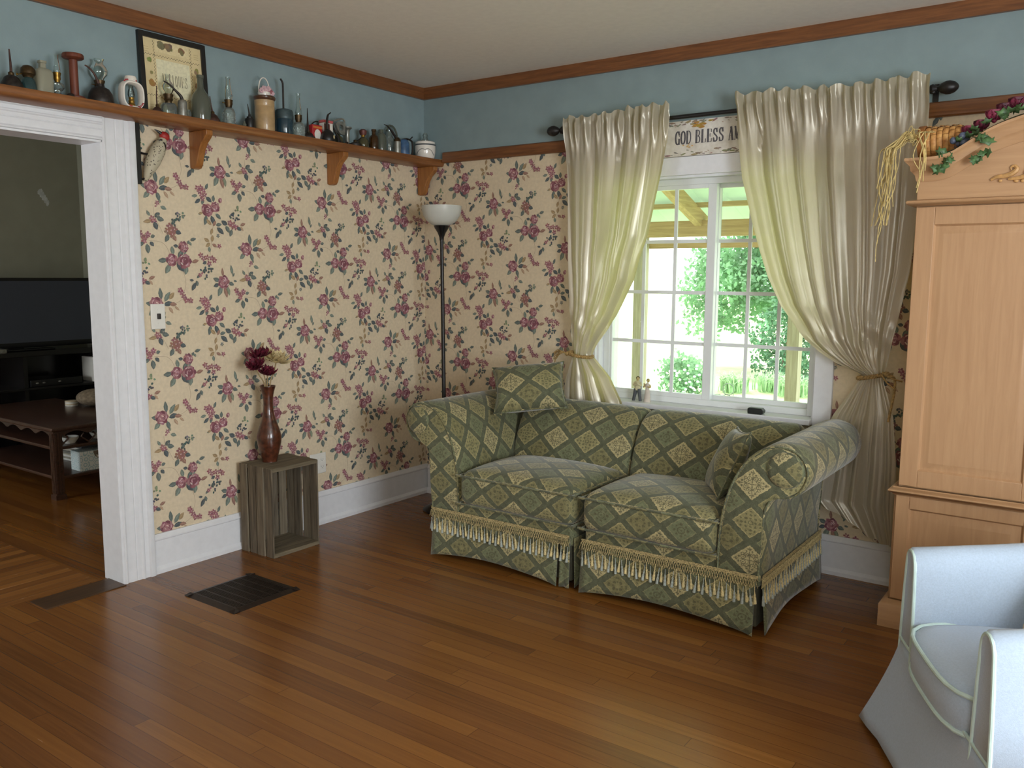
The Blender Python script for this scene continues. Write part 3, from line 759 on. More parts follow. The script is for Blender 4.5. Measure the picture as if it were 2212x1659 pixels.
# ------------------------------------------------------------------ lettering made of strokes
GL={
'G':[([(.86,.72),(.70,.93),(.5,.98),(.25,.85),(.13,.5),(.25,.15),(.5,.02),(.72,.06),(.84,.2)],.13),([(.83,.0),(.83,.42)],.13),([(.62,.43),(.98,.43)],.05),([(.86,.6),(.86,1)],.05)],
'O':[([(.5,.98),(.24,.86),(.12,.5),(.24,.14),(.5,.02),(.76,.14),(.88,.5),(.76,.86),(.5,.98)],.13)],
'D':[([(.2,0),(.2,1)],.15),([(.05,.97),(.5,.97),(.78,.82),(.87,.5),(.78,.18),(.5,.03),(.05,.03)],.09)],
'B':[([(.2,0),(.2,1)],.15),([(.05,.97),(.55,.96),(.75,.85),(.74,.65),(.55,.54),(.2,.53)],.09),([(.5,.54),(.75,.46),(.85,.28),(.75,.08),(.5,.03),(.05,.03)],.09)],
'L':[([(.24,0),(.24,1)],.15),([(.06,.97),(.44,.97)],.05),([(.06,.03),(.85,.03),(.87,.28)],.06)],
'E':[([(.22,0),(.22,1)],.15),([(.05,.97),(.82,.97),(.84,.75)],.06),([(.22,.52),(.62,.52)],.06),([(.62,.4),(.62,.65)],.05),([(.05,.03),(.85,.03),(.88,.27)],.06)],
'S':[([(.8,.72),(.68,.92),(.47,.98),(.24,.88),(.2,.7),(.35,.57),(.65,.44),(.82,.3),(.76,.1),(.5,.02),(.28,.08),(.17,.28)],.12),([(.82,.68),(.82,1)],.05),([(.16,.0),(.16,.32)],.05)],
'A':[([(.5,1),(.86,0)],.15),([(.5,1),(.17,0)],.06),([(.27,.33),(.72,.33)],.05),([(.02,.03),(.34,.03)],.05),([(.66,.03),(1.02,.03)],.05)],
'M':[([(.14,0),(.16,1)],.05),([(.16,1),(.5,.08)],.13),([(.5,.08),(.84,1)],.05),([(.86,0),(.86,1)],.14),([(.0,.97),(.2,.97)],.05),([(.82,.97),(1.02,.97)],.05),([(.02,.03),(.28,.03)],.05),([(.7,.03),(1.02,.03)],.05)],
'R':[([(.2,0),(.2,1)],.15),([(.05,.97),(.55,.96),(.77,.84),(.76,.62),(.55,.5),(.2,.49)],.09),([(.48,.5),(.85,.02)],.13),([(.05,.03),(.36,.03)],.05),([(.75,.03),(1,.03)],.05)],
'I':[([(.5,0),(.5,1)],.16),([(.28,.97),(.72,.97)],.05),([(.28,.03),(.72,.03)],.05)],
'C':[([(.86,.72),(.70,.93),(.5,.98),(.25,.85),(.13,.5),(.25,.15),(.5,.02),(.74,.1),(.86,.28)],.13),([(.86,.62),(.86,1)],.05)],
'N':[([(.16,0),(.16,1)],.06),([(.16,1),(.84,0)],.14),([(.84,0),(.84,1)],.06),([(.0,.97),(.2,.97)],.05),([(.68,.97),(1,.97)],.05),([(.02,.03),(.32,.03)],.05)],
'T':[([(.5,0),(.5,1)],.15),([(.1,.74),(.12,.97),(.88,.97),(.9,.74)],.06),([(.3,.03),(.7,.03)],.05)],
'Q':[([(.5,.98),(.24,.86),(.12,.5),(.24,.14),(.5,.02),(.76,.14),(.88,.5),(.76,.86),(.5,.98)],.13),([(.45,.2),(.7,.0),(.95,-.15)],.1)],
'U':[([(.2,1),(.2,.3),(.32,.06),(.55,.02),(.74,.12),(.8,.35),(.8,1)],.12),([(.02,.97),(.38,.97)],.05),([(.66,.97),(.96,.97)],.05)],
}
def text(mb,s,x0,z0,hh,adv,wid,to3,col=None,m=0,thin=1.0,th=.0012):
    x=x0;lev=0
    for ch in s:
        if ch in GL:
            for path,wt in GL[ch]:
                P=[(x+px*wid,z0+pz*hh) for px,pz in path]
                if len(P)>2:
                    P=[(p[0],p[1]) for p in smooth([(a,b,0) for a,b in P],4)] if len(path)>4 else P
                for a,b in zip(P,P[1:]):
                    dx,dy=b[0]-a[0],b[1]-a[1];l=math.hypot(dx,dy) or 1
                    ww=wt*thin*.5
                    # vertical stress: strokes running sideways are thinner
                    ww*= (.45+.55*abs(dy)/l)
                    nx,ny=-dy/l*ww*hh*.75,dx/l*ww*hh*.75
                    ex,ey=dx/l*.01*hh,dy/l*.01*hh
                    lev=(lev+1)%40
                    mb.poly([to3(a[0]-ex+nx,a[1]-ey+ny,th+lev*4e-6),to3(b[0]+ex+nx,b[1]+ey+ny,th+lev*4e-6),to3(b[0]+ex-nx,b[1]+ey-ny,th+lev*4e-6),to3(a[0]-ex-nx,a[1]-ey-ny,th+lev*4e-6)],m,col)
        x+=adv if ch!=' ' else adv*.62
# sign over the window
t=thing('wall_sign','long weathered white sign with grey serif lettering above the window','sign',(1.945,-.001,1.996))
DISTR=mat('distressed_white_board',C(222,218,210),.75,noise=.06,scale=25,bump=.4,bscale=70,col2=C(196,190,178))
SB=MB().box(-.33,.33,-.022,-.004,.0,.172)
g=MB();T3=lambda x,z,e:(x,-.022-e,z)
text(g,'GOD BLESS AMERICA',-.245,.058,.064,.0302,.0272,T3,None,thin=1.45,th=.001)
g.build('lettering',mat('grey_lettering',C(92,90,94),.8,noise=.25,scale=300),t,weld=False,sharp=None)
g=SB
rnd.seed(5)
for k in range(90):
    e=rnd.random();x=rnd.uniform(-.31,.31);z=(.006+.022*e*e) if k%2 else (.166-.022*e*e)
    q=rnd.uniform(.003,.011)
    g.poly([T3(a,b,.0008+k*5e-6) for a,b in blob(x,z,q*1.7,q*.45,rnd.uniform(-.4,.4),None,7,.4)[0]],1,dither(C(140,128,112),.25))
for k in range(26):
    x=rnd.gauss(-.115,.022);z=rnd.gauss(.148,.006);q=rnd.uniform(.004,.012)
    g.poly([T3(a,b,.0014+k*5e-6) for a,b in blob(x,min(z,.166),q*1.5,q*.45,0,None,7,.4)[0]],1,dither(C(176,136,66),.2))
for k in range(8):
    g.poly([T3(a,b,.0016+k*5e-6) for a,b in blob(rnd.gauss(-.17,.012),rnd.gauss(.05,.004),.006,.003,0,None,7,.4)[0]],1,dither(C(196,164,110),.1))
g.build('board',[DISTR,WAY],t,weld=False)

# ------------------------------------------------------------------ sofa
XC=1.70
def mirror(P): return [(2*XC-x,z) for x,z in P][::-1]
ARM=[(2.362,.22),(2.362,.34),(2.372,.46),(2.402,.58),(2.452,.68),(2.525,.748),(2.605,.77),(2.675,.745),(2.708,.685),(2.70,.63),(2.668,.583),(2.625,.566),(2.578,.556),(2.552,.50),(2.546,.42),(2.54,.32),(2.538,.22)]
YF,YB=-.93,-.145
def arm(name,parent,P,org):
    P=smooth([(x,z,0) for x,z in P],3)[:]
    P=[(p[0],p[1]) for p in P]
    cx=sum(p[0] for p in P)/len(P);cz=sum(p[1] for p in P)/len(P)
    def inset(d):
        out=[];n=len(P)
        for i in range(n):
            a=Vector(P[i-1]);b=Vector(P[(i+1)%n]);tn=(b-a);
            nrm=Vector((-tn.y,tn.x)).normalized() if tn.length>0 else Vector((0,0))
            out.append((P[i][0]+nrm.x*d*sgn,P[i][1]+nrm.y*d*sgn))
        return out
    area=sum(P[i][0]*P[(i+1)%len(P)][1]-P[(i+1)%len(P)][0]*P[i][1] for i in range(len(P)))
    sgn=1 if area>0 else -1
    rows=[]
    for y,d in ((YF,.014),(YF+.004,.006),(YF+.012,0),(YF+.1,0),(YF+.25,0),(YF+.4,0),(YF+.55,0),(YB-.03,0),(YB-.008,.006),(YB,.02)):
        Q=inset(d);rows.append([(x,y,z) for x,z in Q])
    g=MB();g.grid(rows,closed=True)
    n=len(P)
    for r,yy in ((rows[0],YF),(rows[-1],YB)):
        # pad the front panel a little and give it its own pattern direction
        c=(cx,yy+(-.012 if yy==YF else .004),cz)
        mid=[(.45*c[0]+.55*p[0],c[1]*.75+p[1]*.25,.45*c[2]+.55*p[2]) for p in r]
        for i in range(n):
            j=(i+1)%n
            g.poly([r[i],r[j],mid[j],mid[i]],uv=[(q[0],q[2]) for q in (r[i],r[j],mid[j],mid[i])])
            g.poly([mid[i],mid[j],c],uv=[(q[0],q[2]) for q in (mid[i],mid[j],c)])
    o=g.build(name,SOFA,parent,world=org,sharp=60)
    sc_x=max(p[0] for p in P)-.088 if cx>1.7 else min(p[0] for p in P)+.088;sc_z=max(p[1] for p in P)-.092
    q=MB().lathe([(0,.0),(.05,.002),(.066,.007),(.07,.016),(.07,.05),(0,.05)],n=28);q.xf(Matrix.Translation((sc_x,YF-.022,sc_z))@Matrix.Rotation(-PI/2,4,'X'));q.uv=[None]*len(q.uv);q.build('scroll_cap',SOFA,o,world=org,sharp=60)
    w=MB();Q=inset(.006);w.tube([(x,YF-.001,z) for x,z in Q],.0045,6);w.build('welt',SOFA,o,world=org);return o
BACK=[(-.50,.28),(-.485,.40),(-.45,.53),(-.40,.64),(-.345,.705),(-.27,.74),(-.20,.735),(-.155,.70),(-.14,.62),(-.138,.45),(-.138,.22),(-.3,.215),(-.46,.22)]
def back(parent,x0,x1,org):
    P=[(p[0],p[1]) for p in smooth([(a,b,0) for a,b in BACK],3,True)]
    cy=sum(p[0] for p in P)/len(P);cz=sum(p[1] for p in P)/len(P)
    def sec(x,s): return [(x,cy+(y-cy)*s,cz+(z-cz)*s) for y,z in P]
    xs=[(x0,.86),(x0+.006,.94),(x0+.02,.985),(x0+.045,1)]+[(x0+.045+(x1-x0-.09)*k/10,1+.012*math.sin(PI*k/10)) for k in range(1,10)]+[(x1-.045,1),(x1-.02,.985),(x1-.006,.94),(x1,.86)]
    rows=[sec(x,s) for x,s in xs]
    g=MB();g.grid(rows,closed=True,uvs=None)
    # turn uv so that the pattern runs upright on the back
    g.uv=[[(v,-u) for u,v in q] if q else None for q in g.uv]
    n=len(P)
    for r,xx in ((rows[0],x0),(rows[-1],x1)):
        c=(xx,cy,cz)
        for i in range(n): g.poly([r[i],r[(i+1)%n],c])
    return g.build('backrest',SOFA,parent,world=org,sharp=60)
def skirt_panel(mb,p0,p1,nrm,ztop=.235,zb=.008,lift=.03,flare=.02,n=24,uoff=0):
    p0=Vector(p0);p1=Vector(p1);nrm=Vector(nrm);L=(p1-p0).length;rows=[]
    for i in range(9):
        v=i/8;row=[]
        for j in range(n+1):
            u=j/n;hem=zb+lift*(4*u*(1-u))**.7
            z=ztop+(hem-ztop)*v
            fl=flare*v*(.35+.65*abs(2*u-1)**2)+.004*math.sin(u*9+1)*v
            p=p0+(p1-p0)*u+nrm*(fl+.006);row.append((p.x,p.y,z))
        rows.append(row)
    mb.grid(rows,uvs=lambda i,j:(uoff+L*j/n,rows[i][j][2]))
    b=len(mb.v)
CREAM=mat('cream_trim',C(206,188,134),.7,noise=.2,scale=150,sheen=.3)
SILV=mat('silver_blue_trim',C(160,168,160),.6,noise=.2,scale=150,sheen=.3)
GIMP=mat('braided_trim',C(178,160,112),.75,noise=.35,scale=220,bump=.8,bscale=300)
TAS={}
def tassel_mesh(m):
    g=MB();g.tube([(0,0,.048),(0,0,.02)],.0015,5);g.ell((0,0,.018),(.0038,.0038,.0036),8,5)
    g.lathe([(.0,.015),(.0042,.015),(.0036,.01),(.0052,.0),(.0064,-.021),(.0,-.021)],n=8);g.ell((0,0,.026),(.0026,.0026,.0024),6,4)
    return g
def fringe(parent,runs,org,seed):
    g=MB();tas=[]
    for p0,p1,nrm in runs:
        p0=Vector(p0);p1=Vector(p1);nrm=Vector(nrm);L=(p1-p0).length;d=(p1-p0)/L
        # woven header
        rows=[]
        n=int(L/.008)
        for i in range(5):
            z=.25-.016*i/4;row=[]
            for j in range(n+1):
                o=.011+.0025*math.sin(j*PI*.9+i*1.7)
                q=p0+d*(L*j/n)+nrm*o;row.append((q.x,q.y,z+(.0 if i<4 else .003*math.sin(j*2.2))))
            rows.append(row)
        g.grid(rows)
        # crossed net below the header
        m=int(L/.0105)
        for j in range(m):
            for sg in (-1,1):
                a=p0+d*(L*j/m)+nrm*.014;b2=a+d*(sg*.0105)
                g.tube([(a.x,a.y,.236),(b2.x,b2.y,.202)],.0013,4,cap=False)
        k=int(L/.0165)
        for j in range(k):
            q=p0+d*(L*(j+.5)/k)+nrm*.0165;tas.append((q,j))
    fr=g.build('fringe_braid',GIMP,parent,world=org,weld=False)
    protos=[]
    for key,mm in (('cream',CREAM),('silver',SILV)):
        pass
    first={}
    r2=random.Random(seed)
    for q,j in tas:
        key='c' if j%2 else 's'
        if key not in first:
            o=tassel_mesh(0).build('tassel',CREAM if key=='c' else SILV,fr);first[key]=o
            if key=='s':o['label']='silvery grey tassel'
        else:
            o=first[key].copy();COL.objects.link(o);o.parent=fr
        o.location=(q.x-org[0],q.y-org[1],(.160 if j%2 else .149)-org[2]);o.rotation_euler=(r2.uniform(-.12,.12),r2.uniform(-.12,.12),r2.uniform(0,6))
    return fr
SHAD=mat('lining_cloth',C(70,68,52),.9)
def sofa_section(side):
    left=side=='L'
    if left: x0,x1=.862,1.688;sx0,sx1=.878,1.668
    else: x0,x1=1.735,2.54;sx0,sx1=1.742,2.538
    org=((x0+x1)/2,-.53,0)
    lab=('green tapestry sofa half with the left rolled arm, standing by the floor lamp' if left else 'green tapestry sofa half with the right rolled arm, nearest the armoire')
    t=thing('sofa_section',lab,'sofa',org,group='sofa halves under the window')
    g=MB().rbox(x0+.01,x1-.004,YF+.005,YB,.19,.315,.02,6);g.build('base',SOFA,t,world=org)
    # pleated skirt
    g=MB()
    bx0,bx1=(x0+.015,x1-.005)
    skirt_panel(g,(sx0,YF,0),(sx1-.05,YF,0),(0,-1,0)) if left else skirt_panel(g,(sx0,YF,0),(sx1-.012,YF,0),(0,-1,0))
    if left:
        skirt_panel(g,(sx1-.038,YF,0),(sx1+.012,YF,0),(0,-1,0),lift=0,flare=.01,n=6)
        skirt_panel(g,(sx1+.016,YF+.01,0),(sx1+.02,YB,0),(1,0,0),flare=.003,n=12)
        skirt_panel(g,(sx0-.012,YB,0),(sx0-.012,YF+.012,0),(-1,0,0),flare=.008)
    else:
        skirt_panel(g,(sx0-.002,YB,0),(sx0-.002,YF+.012,0),(-1,0,0),flare=.003,n=12)
        skirt_panel(g,(sx1,YF+.016,0),(sx1,YB,0),(1,0,0),flare=.017)
    skirt_panel(g,(x1,YB,0),(x0,YB,0),(0,1,0),flare=.0,lift=0)
    g.build('skirt',SOFA,t,world=org,solid=.004)
    # inner pleat cloth
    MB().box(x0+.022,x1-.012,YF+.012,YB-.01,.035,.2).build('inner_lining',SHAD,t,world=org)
    if left: runs=[((sx0-.01,YF,0),(sx1+.01,YF,0),(0,-1,0)),((sx0-.012,YB,0),(sx0-.012,YF,0),(-1,0,0))]
    else: runs=[((sx0,YF,0),(sx1,YF,0),(0,-1,0)),((sx1,YF,0),(sx1,YB,0),(1,0,0))]
    fringe(t,runs,org,3 if left else 4)
    arm('arm',t,ARM if not left else mirror(ARM),org)
    back(t,1.02 if left else 1.716,1.704 if left else 2.47,org)
    cx0,cx1=(1.055,1.70) if left else (1.745,2.36)
    g=MB().rbox(cx0,cx1,-.962,-.44,.292,.455,.045,9,.045,botbulge=0)
    c=g.build('seat_cushion',SOFA,t,world=org,sharp=None)
    for zz in (.30,.437):
        i=.012
        P=[(cx0+.03,-.962-.001+i*.2,zz),(cx1-.03,-.961,zz),(cx1-.006,-.95,zz),(cx1-.001,-.92,zz),(cx1-.001,-.46,zz)]
        P=[(cx0+.001,-.46,zz),(cx0+.001,-.92,zz),(cx0+.006,-.95,zz)]+P
        MB().tube(smooth(P,4),.005,6).build('welt',SOFA,c,world=org)
    return t
sofa_section('L');sofa_section('R')
def pillow_mesh(w,h,th,n=18,pinch=.1,m=0):
    g=MB()
    for sg in (1,-1):
        rows=[]
        for i in range(n+1):
            t=-1+2*i/n;row=[]
            for j in range(n+1):
                s=-1+2*j/n
                x=s*w/2*(1-pinch*(1-abs(t)**2)*abs(s)**3*1.0);y=t*h/2*(1-pinch*(1-abs(s)**2)*abs(t)**3)
                z=sg*th/2*(max(0,(1-s*s)*(1-t*t)))**.42*(1+.05*math.sin(4*s+3*t))
                row.append((x,y,z))
            rows.append(row)
        if sg<0: rows=[r[::-1] for r in rows]
        g.grid(rows,m,uvs=lambda i,j,rows=rows:(rows[i][j][0],rows[i][j][1]))
    return g
def frame_from(nrm,up):
    n=Vector(nrm).normalized();u=Vector(up);u=(u-n*u.dot(n)).normalized();x=u.cross(n)
    return Matrix((x,u,n)).transposed()
def pillow(label,c,nrm,up,w,h,th):
    M=frame_from(nrm,up)
    g=pillow_mesh(w,h,th)
    t=thing('throw_pillow',label,'pillow',c,group='tapestry pillows on the sofa')
    t.rotation_euler=M.to_euler()
    g.build('cover',SOFA,t,sharp=None)
    P=[]
    k=24
    for a,b in (((-1,-1),(1,-1)),((1,-1),(1,1)),((1,1),(-1,1)),((-1,1),(-1,-1))):
        for i in range(k):
            q=i/k;s=a[0]+(b[0]-a[0])*q;tt=a[1]+(b[1]-a[1])*q
            P.append((s*w/2*(1-.1*(1-tt*tt)*abs(s)**3),tt*h/2*(1-.1*(1-s*s)*abs(tt)**3),0))
    P.append(P[0]);MB().tube(P,.0045,6,cap=False).build('welt',SOFA,t,weld=False)
    return t
pillow('square tapestry pillow perched on top of the sofa corner',(1.09,-.41,.812),(.36,-.66,.62),(-.394,.467,.726),.385,.29,.16)
pillow('small tapestry pillow leaning against the right sofa arm',(2.265,-.60,.605),(-.80,-.42,.42),(.25,.25,.9),.33,.31,.12)

# ------------------------------------------------------------------ floor lamp
LX,LY=.385,-.262
t=thing('floor_lamp','black floor lamp with a white bowl shade in the corner','lamp',(LX,LY,0))
MB().lathe([(0,0),(.135,0),(.137,.006),(.13,.014),(.10,.028),(.06,.042),(.02,.05),(.014,.06)],n=36).build('base',mat('black_gloss_plastic',C(18,18,20),.25,noise=.05),t)
g=MB().tube([(0,0,.05),(-.008,0,.62),(-.009,0,.64)],.0125,14);g.tube([(-.009,0,.62),(-.017,0,1.28)],.0115,14);g.tube([(-.017,0,1.26),(-.022,0,1.61)],.0105,14);g.build('pole',BLACK,t)
MB().lathe([(.012,1.595),(.014,1.615),(.024,1.64),(.04,1.665),(.046,1.68),(.03,1.683),(.0,1.683)],-.022,0,0,n=28).build('holder',mat('black_gloss_plastic',C(18,18,20),.25),t)
g=MB().lathe([(.03,1.679),(.055,1.685),(.085,1.706),(.105,1.735),(.114,1.765),(.1155,1.792),(.1125,1.792),(.111,1.765),(.102,1.737),(.083,1.71),(.054,1.69),(.0,1.686)],-.022,0,0,n=40)
g.build('shade',mat('frosted_white_glass',C(226,228,222),.35,noise=.01,trans=.35),t)

# ------------------------------------------------------------------ crate, vase and flowers
CRW=wood('weathered_crate_wood',C(70,62,50),C(122,110,92),'z',.85,0,scale=5)
CRW2=wood('weathered_crate_wood_pale',C(84,74,60),C(134,122,102),'z',.85,0,scale=5)
CRX=wood('weathered_crate_wood_flat',C(78,70,54),C(124,112,90),'y',.85,0,scale=5)
t=thing('wooden_crate','grey-brown slatted crate standing on end against the floral wall','crate',(.165,-1.31,0))
cx0,cx1,cy0,cy1,ct=.04,.288,-1.462,-1.158,.452
wo=(.165,-1.31,0)
MB().box(cx0+.006,cx1,cy0+.008,cy1-.008,0,.02).build('end_board',CRX,t,world=wo,bevel=.0015)
MB().box(cx0+.006,cx1,cy0+.008,cy1-.008,ct-.02,ct).build('end_board',CRX,t,world=wo,bevel=.0015)
for yy0,yy1 in ((cy0,cy0+.008),(cy1-.008,cy1)):
    for k in range(4):
        a=cx0+.002+k*.0633;o_=(.004 if k%2 else 0)*(1 if yy0==cy0 else -1);MB().box(a,a+.0535,yy0+o_,yy1+o_,0,ct-.003*(k%2)).build('slat',CRW if k%2 else CRW2,t,world=wo,bevel=.001)
for k in range(5):
    a=cy0+.014+k*.0565;MB().box(cx0,cx0+.009,a,a+.046,0,ct-.003*(k%2)).build('slat',CRW if k%2 else CRW2,t,world=wo,bevel=.001)
vx,vy=.135,-1.345
VASE=mat('brown_textured_ceramic',C(84,44,28),.28,noise=.35,scale=45,bump=.5,bscale=60,coat=.4)
pr=[(0,0),(.034,0),(.037,.008),(.044,.035),(.055,.075),(.0605,.11),(.059,.14),(.05,.175),(.038,.21),(.0285,.245),(.0245,.28),(.0245,.315),(.028,.345),(.034,.37),(.0395,.386),(.036,.386),(.029,.36),(.021,.315),(.02,.28),(.02,.2),(.0,.2)]
o=MB().lathe([(r,z) for r,z,_ in smooth([(a,b,0) for a,b in pr],3)],n=32).build('vase',VASE,loc=(vx,vy,ct));tag(o,'tall brown bottle-shaped vase standing on the crate','vase')
BURG=mat('burgundy_petals',C(110,26,48),.7,noise=.35,scale=70)
CRMF=mat('cream_petals',C(214,196,150),.7,noise=.15,scale=70)
STEM=mat('dry_stem',C(168,146,106),.8)
def bloom(mb,c,dirv,r,n,layers,open_):
    M=frame_from(dirv,(0,.3,1) if abs(Vector(dirv).normalized().z)<.9 else (1,0,0))
    for l in range(layers):
        for k in range(n):
            a=2*PI*(k+.5*l)/n+rnd.uniform(-.12,.12);el=open_+l*.34+rnd.uniform(-.1,.1);ln=r*(1-.12*l)*rnd.uniform(.85,1.08);w=r*.2
            out=Vector((math.cos(a)*math.cos(el),math.sin(a)*math.cos(el),math.sin(el)));sd=Vector((-math.sin(a),math.cos(a),0));nr=out.cross(sd)
            pts=[]
            for tq,wq,bq in ((0,.3,0),(.3,.9,.06),(.6,1,.05),(.85,.6,-.02),(1,.05,-.1)):
                p=out*ln*tq-nr*bq*r;pts.append((p-sd*w*wq,p+nr*w*.3,p+sd*w*wq))
            rows=[[Vector(c)+M@q for q in row] for row in pts]
            mb.grid(rows)
rnd.seed(21)
FL=[('dried_flower','burgundy dried bloom standing highest in the brown vase','flower',(.15,-1.395,1.002),(-.1,-.15,1),.066,BURG,12,.3),
('dried_flower','burgundy dried bloom leaning left in the brown vase','flower',(.16,-1.435,.955),(.2,-.5,.8),.062,BURG,12,.3),
('dried_flower','burgundy dried bloom sitting lowest over the vase rim','flower',(.175,-1.375,.912),(.3,-.1,.9),.058,BURG,12,.45),
('dried_flower','cream dried bloom with wide open petals in the brown vase','flower',(.15,-1.295,.975),(.25,.1,1),.085,CRMF,12,.12)]
for nm,lb,ct_,c,dv,r,mm,n,op in FL:
    t=thing(nm,lb,ct_,(vx,vy,ct+.215),group='dried flowers in the brown vase')
    base=(vx,vy,ct+.215);cc=Vector(c)-Vector(base);d=Vector(dv).normalized()
    g=MB();bloom(g,cc-d*.012,dv,r,n,3,op);g.ell(cc-d*.004,(.008,.008,.008),8,5);g.build('bloom',mm,t,weld=False)
    tilt=cc.normalized();q0=Vector((max(-.012,min(.012,cc.x*.06)),max(-.012,min(.012,cc.y*.08)),.01))
    q1=Vector((max(-.022,min(.022,cc.x*.2)),max(-.022,min(.022,cc.y*.25)),.175))
    g=MB();g.tube(smooth([q0,q1,q1*.35+cc*.65-Vector((0,0,.01)),cc-d*.012],4),.0032,6);g.build('stem',STEM,t)
# wall plates
PLATE=mat('white_plastic',C(226,224,216),.35,noise=.02)
o=thing('light_switch','white light switch plate with a dark toggle beside the doorway','switch',(.001,-1.846,1.201))
MB().rbox(.0,.007,-.036,.036,-.058,.058,.004,3).build('plate',PLATE,o)
MB().rbox(.006,.02,-.007,.007,-.012,.014,.003,2).xf(Matrix.Rotation(.0,4,'Y')).build('toggle',mat('dark_toggle',C(44,38,34),.4),o)
for z in (-.032,.032): MB().lathe([(0,0),(.0032,0),(.0028,.0016),(0,.002)],n=10).xf(Matrix.Translation((.0068,0,z))@Matrix.Rotation(PI/2,4,'Y')).build('screw',PLATE,o)
o=thing('wall_outlet','white double outlet plate partly behind the crate','outlet',(.001,-.915,.346))
MB().rbox(.0,.007,-.058,.058,-.058,.058,.004,3).build('plate',PLATE,o)
for y in (-.026,.026):
    g=MB()
    for z in (-.02,.02): g.rbox(.006,.0095,y-.016,y+.016,z-.0145,z+.0145,.004,3)
    ou=g.build('receptacle',PLATE,o)
    g=MB()
    for z in (-.02,.02):
        g.box(.0093,.0098,y-.008,y-.006,z-.002,z+.006).box(.0093,.0098,y+.006,y+.008,z-.002,z+.005);g.tube([(.0093,y,z-.007),(.0098,y,z-.007)],.0022,8)
    g.build('slots',mat('slot_dark',C(40,38,36),.6),ou)
# floor register
t=thing('floor_register','dark brown cast metal floor register set into the boards','vent',(.54,-1.83,0))
REG=mat('register_metal',C(44,34,28),.45,.4,noise=.2)
g=MB();hx,hy=.175,.176
g.prism([(-hx,0),(-hx+.03,.008),(-hx+.03,0)],'y',-hy,hy).prism([(hx,0),(hx-.03,.008),(hx-.03,0)],'y',-hy,hy).prism([(-hy,0),(-hy+.03,.008),(-hy+.03,0)],'x',-hx,hx).prism([(hy,0),(hy-.03,.008),(hy-.03,0)],'x',-hx,hx)
g.build('rim',REG,t)
g=MB()
for k in range(26):
    a=-.14+.28*k/25;g.box(a-.0026,a+.0026,-.145,.145,.001,.0068)
for k in range(7):
    a=-.14+.28*k/6;g.box(-.145,.145,a-.004,a+.004,.001,.0072)
g.build('grille',REG,t,weld=False)
MB().box(-.145,.145,-.145,.145,.0002,.0012).build('duct_shade_sheet',mat('duct_shade',C(14,12,11),.9),t)  # near-black sheet painted as the shade below the grille, no real hole

# ------------------------------------------------------------------ armoire
PINE=wood('honey_pine',C(172,133,97),C(185,147,109),'z',.42,.15,knots=C(140,78,44),scale=4)
PINEX=wood('honey_pine_across',C(172,133,96),C(185,147,108),'x',.42,.15,scale=4)
AXL,AXR,AYF,AYB=2.928,3.912,-.50,-.035
AM=(AXL+AXR)/2
aw=(AM,-.27,0)
t=thing('armoire','honey pine armoire with an arched pediment and carved scrollwork','armoire',aw)
TOPK=smooth([(0,1.985,0),(.15,1.981,0),(.32,1.966,0),(.5,1.936,0),(.64,1.895,0),(.76,1.859,0),(.86,1.846,0),(1.0,1.845,0)],5)
TOPT=[(q[0],q[1]) for q in TOPK]
def topz(x): return interp(TOPT,min(1,abs(x-AM)/(AM-AXL)))
def sweep(prof,zf,xl,xr,yf,yb,nseg=1):
    # prof: (outward, dz); runs along left side, front and right side
    st=[((xl,yb),(-1,0)),((xl,yf),(-1,-1))]
    for k in range(1,nseg): st.append(((xl+(xr-xl)*k/nseg,yf),(0,-1)))
    st+=[((xr,yf),(1,-1)),((xr,yb),(1,0))]
    rows=[[(p[0]+o*d[0],p[1]+o*d[1],zf(p[0])+dz) for o,dz in prof] for p,d in st]
    g=MB();b=g.grid(rows,closed=True)
    n=len(prof);g.face([b+k for k in range(n)][::-1]);g.face([b+(len(rows)-1)*n+k for k in range(n)])
    return g
g=MB().box(AXL,AXR,AYF+.02,AYB,.575,1.7).box(AXL-.012,AXR+.012,AYF+.02,AYB,.1,.55);g.build('carcass',PINE,t,world=aw,bevel=.002)
sweep([(0,0),(.028,0),(.028,.092),(.02,.104),(.004,.112),(0,.112)],lambda x:0,AXL-.01,AXR+.01,AYF+.005,AYB).build('plinth',PINEX,t,world=aw)
sweep([(0,0),(.006,0),(.012,.008),(.022,.012),(.026,.018),(.022,.024),(.012,.028),(.008,.034),(0,.034)],lambda x:.545,AXL-.004,AXR+.004,AYF,AYB).build('waist_moulding',PINEX,t,world=aw)
sweep([(0,0),(.012,.0),(.026,.006),(.03,.013),(.026,.02),(.01,.024),(0,.024)],lambda x:1.668,AXL,AXR,AYF,AYB).build('frieze_moulding',PINEX,t,world=aw)
g=MB();K=48;pts=[(AXL+.004,1.69)]+[(AXR-.004,1.69)]+[(AXR-.004-(AXR-AXL-.008)*k/K,topz(AXR-.004-(AXR-AXL-.008)*k/K)-.01) for k in range(K+1)]
g.prism(pts,'y',AYF+.001,AYF+.03).box(AXL+.004,AXL+.02,AYF+.03,AYB,1.69,1.835).box(AXR-.02,AXR-.004,AYF+.03,AYB,1.69,1.835)
g.build('pediment',PINEX,t,world=aw)
sweep([(-.02,-.086),(.002,-.086),(.006,-.08),(.01,-.062),(.02,-.05),(.024,-.046),(.026,-.03),(.04,-.014),(.044,-.01),(.044,0),(-.02,0)],topz,AXL+.003,AXR-.003,AYF,AYB,K).build('cornice',PINEX,t,world=aw)
MB().box(AXL+.018,AXR-.018,AYF+.03,AYB,1.80,1.845).build('top_board',PINEX,t,world=aw)
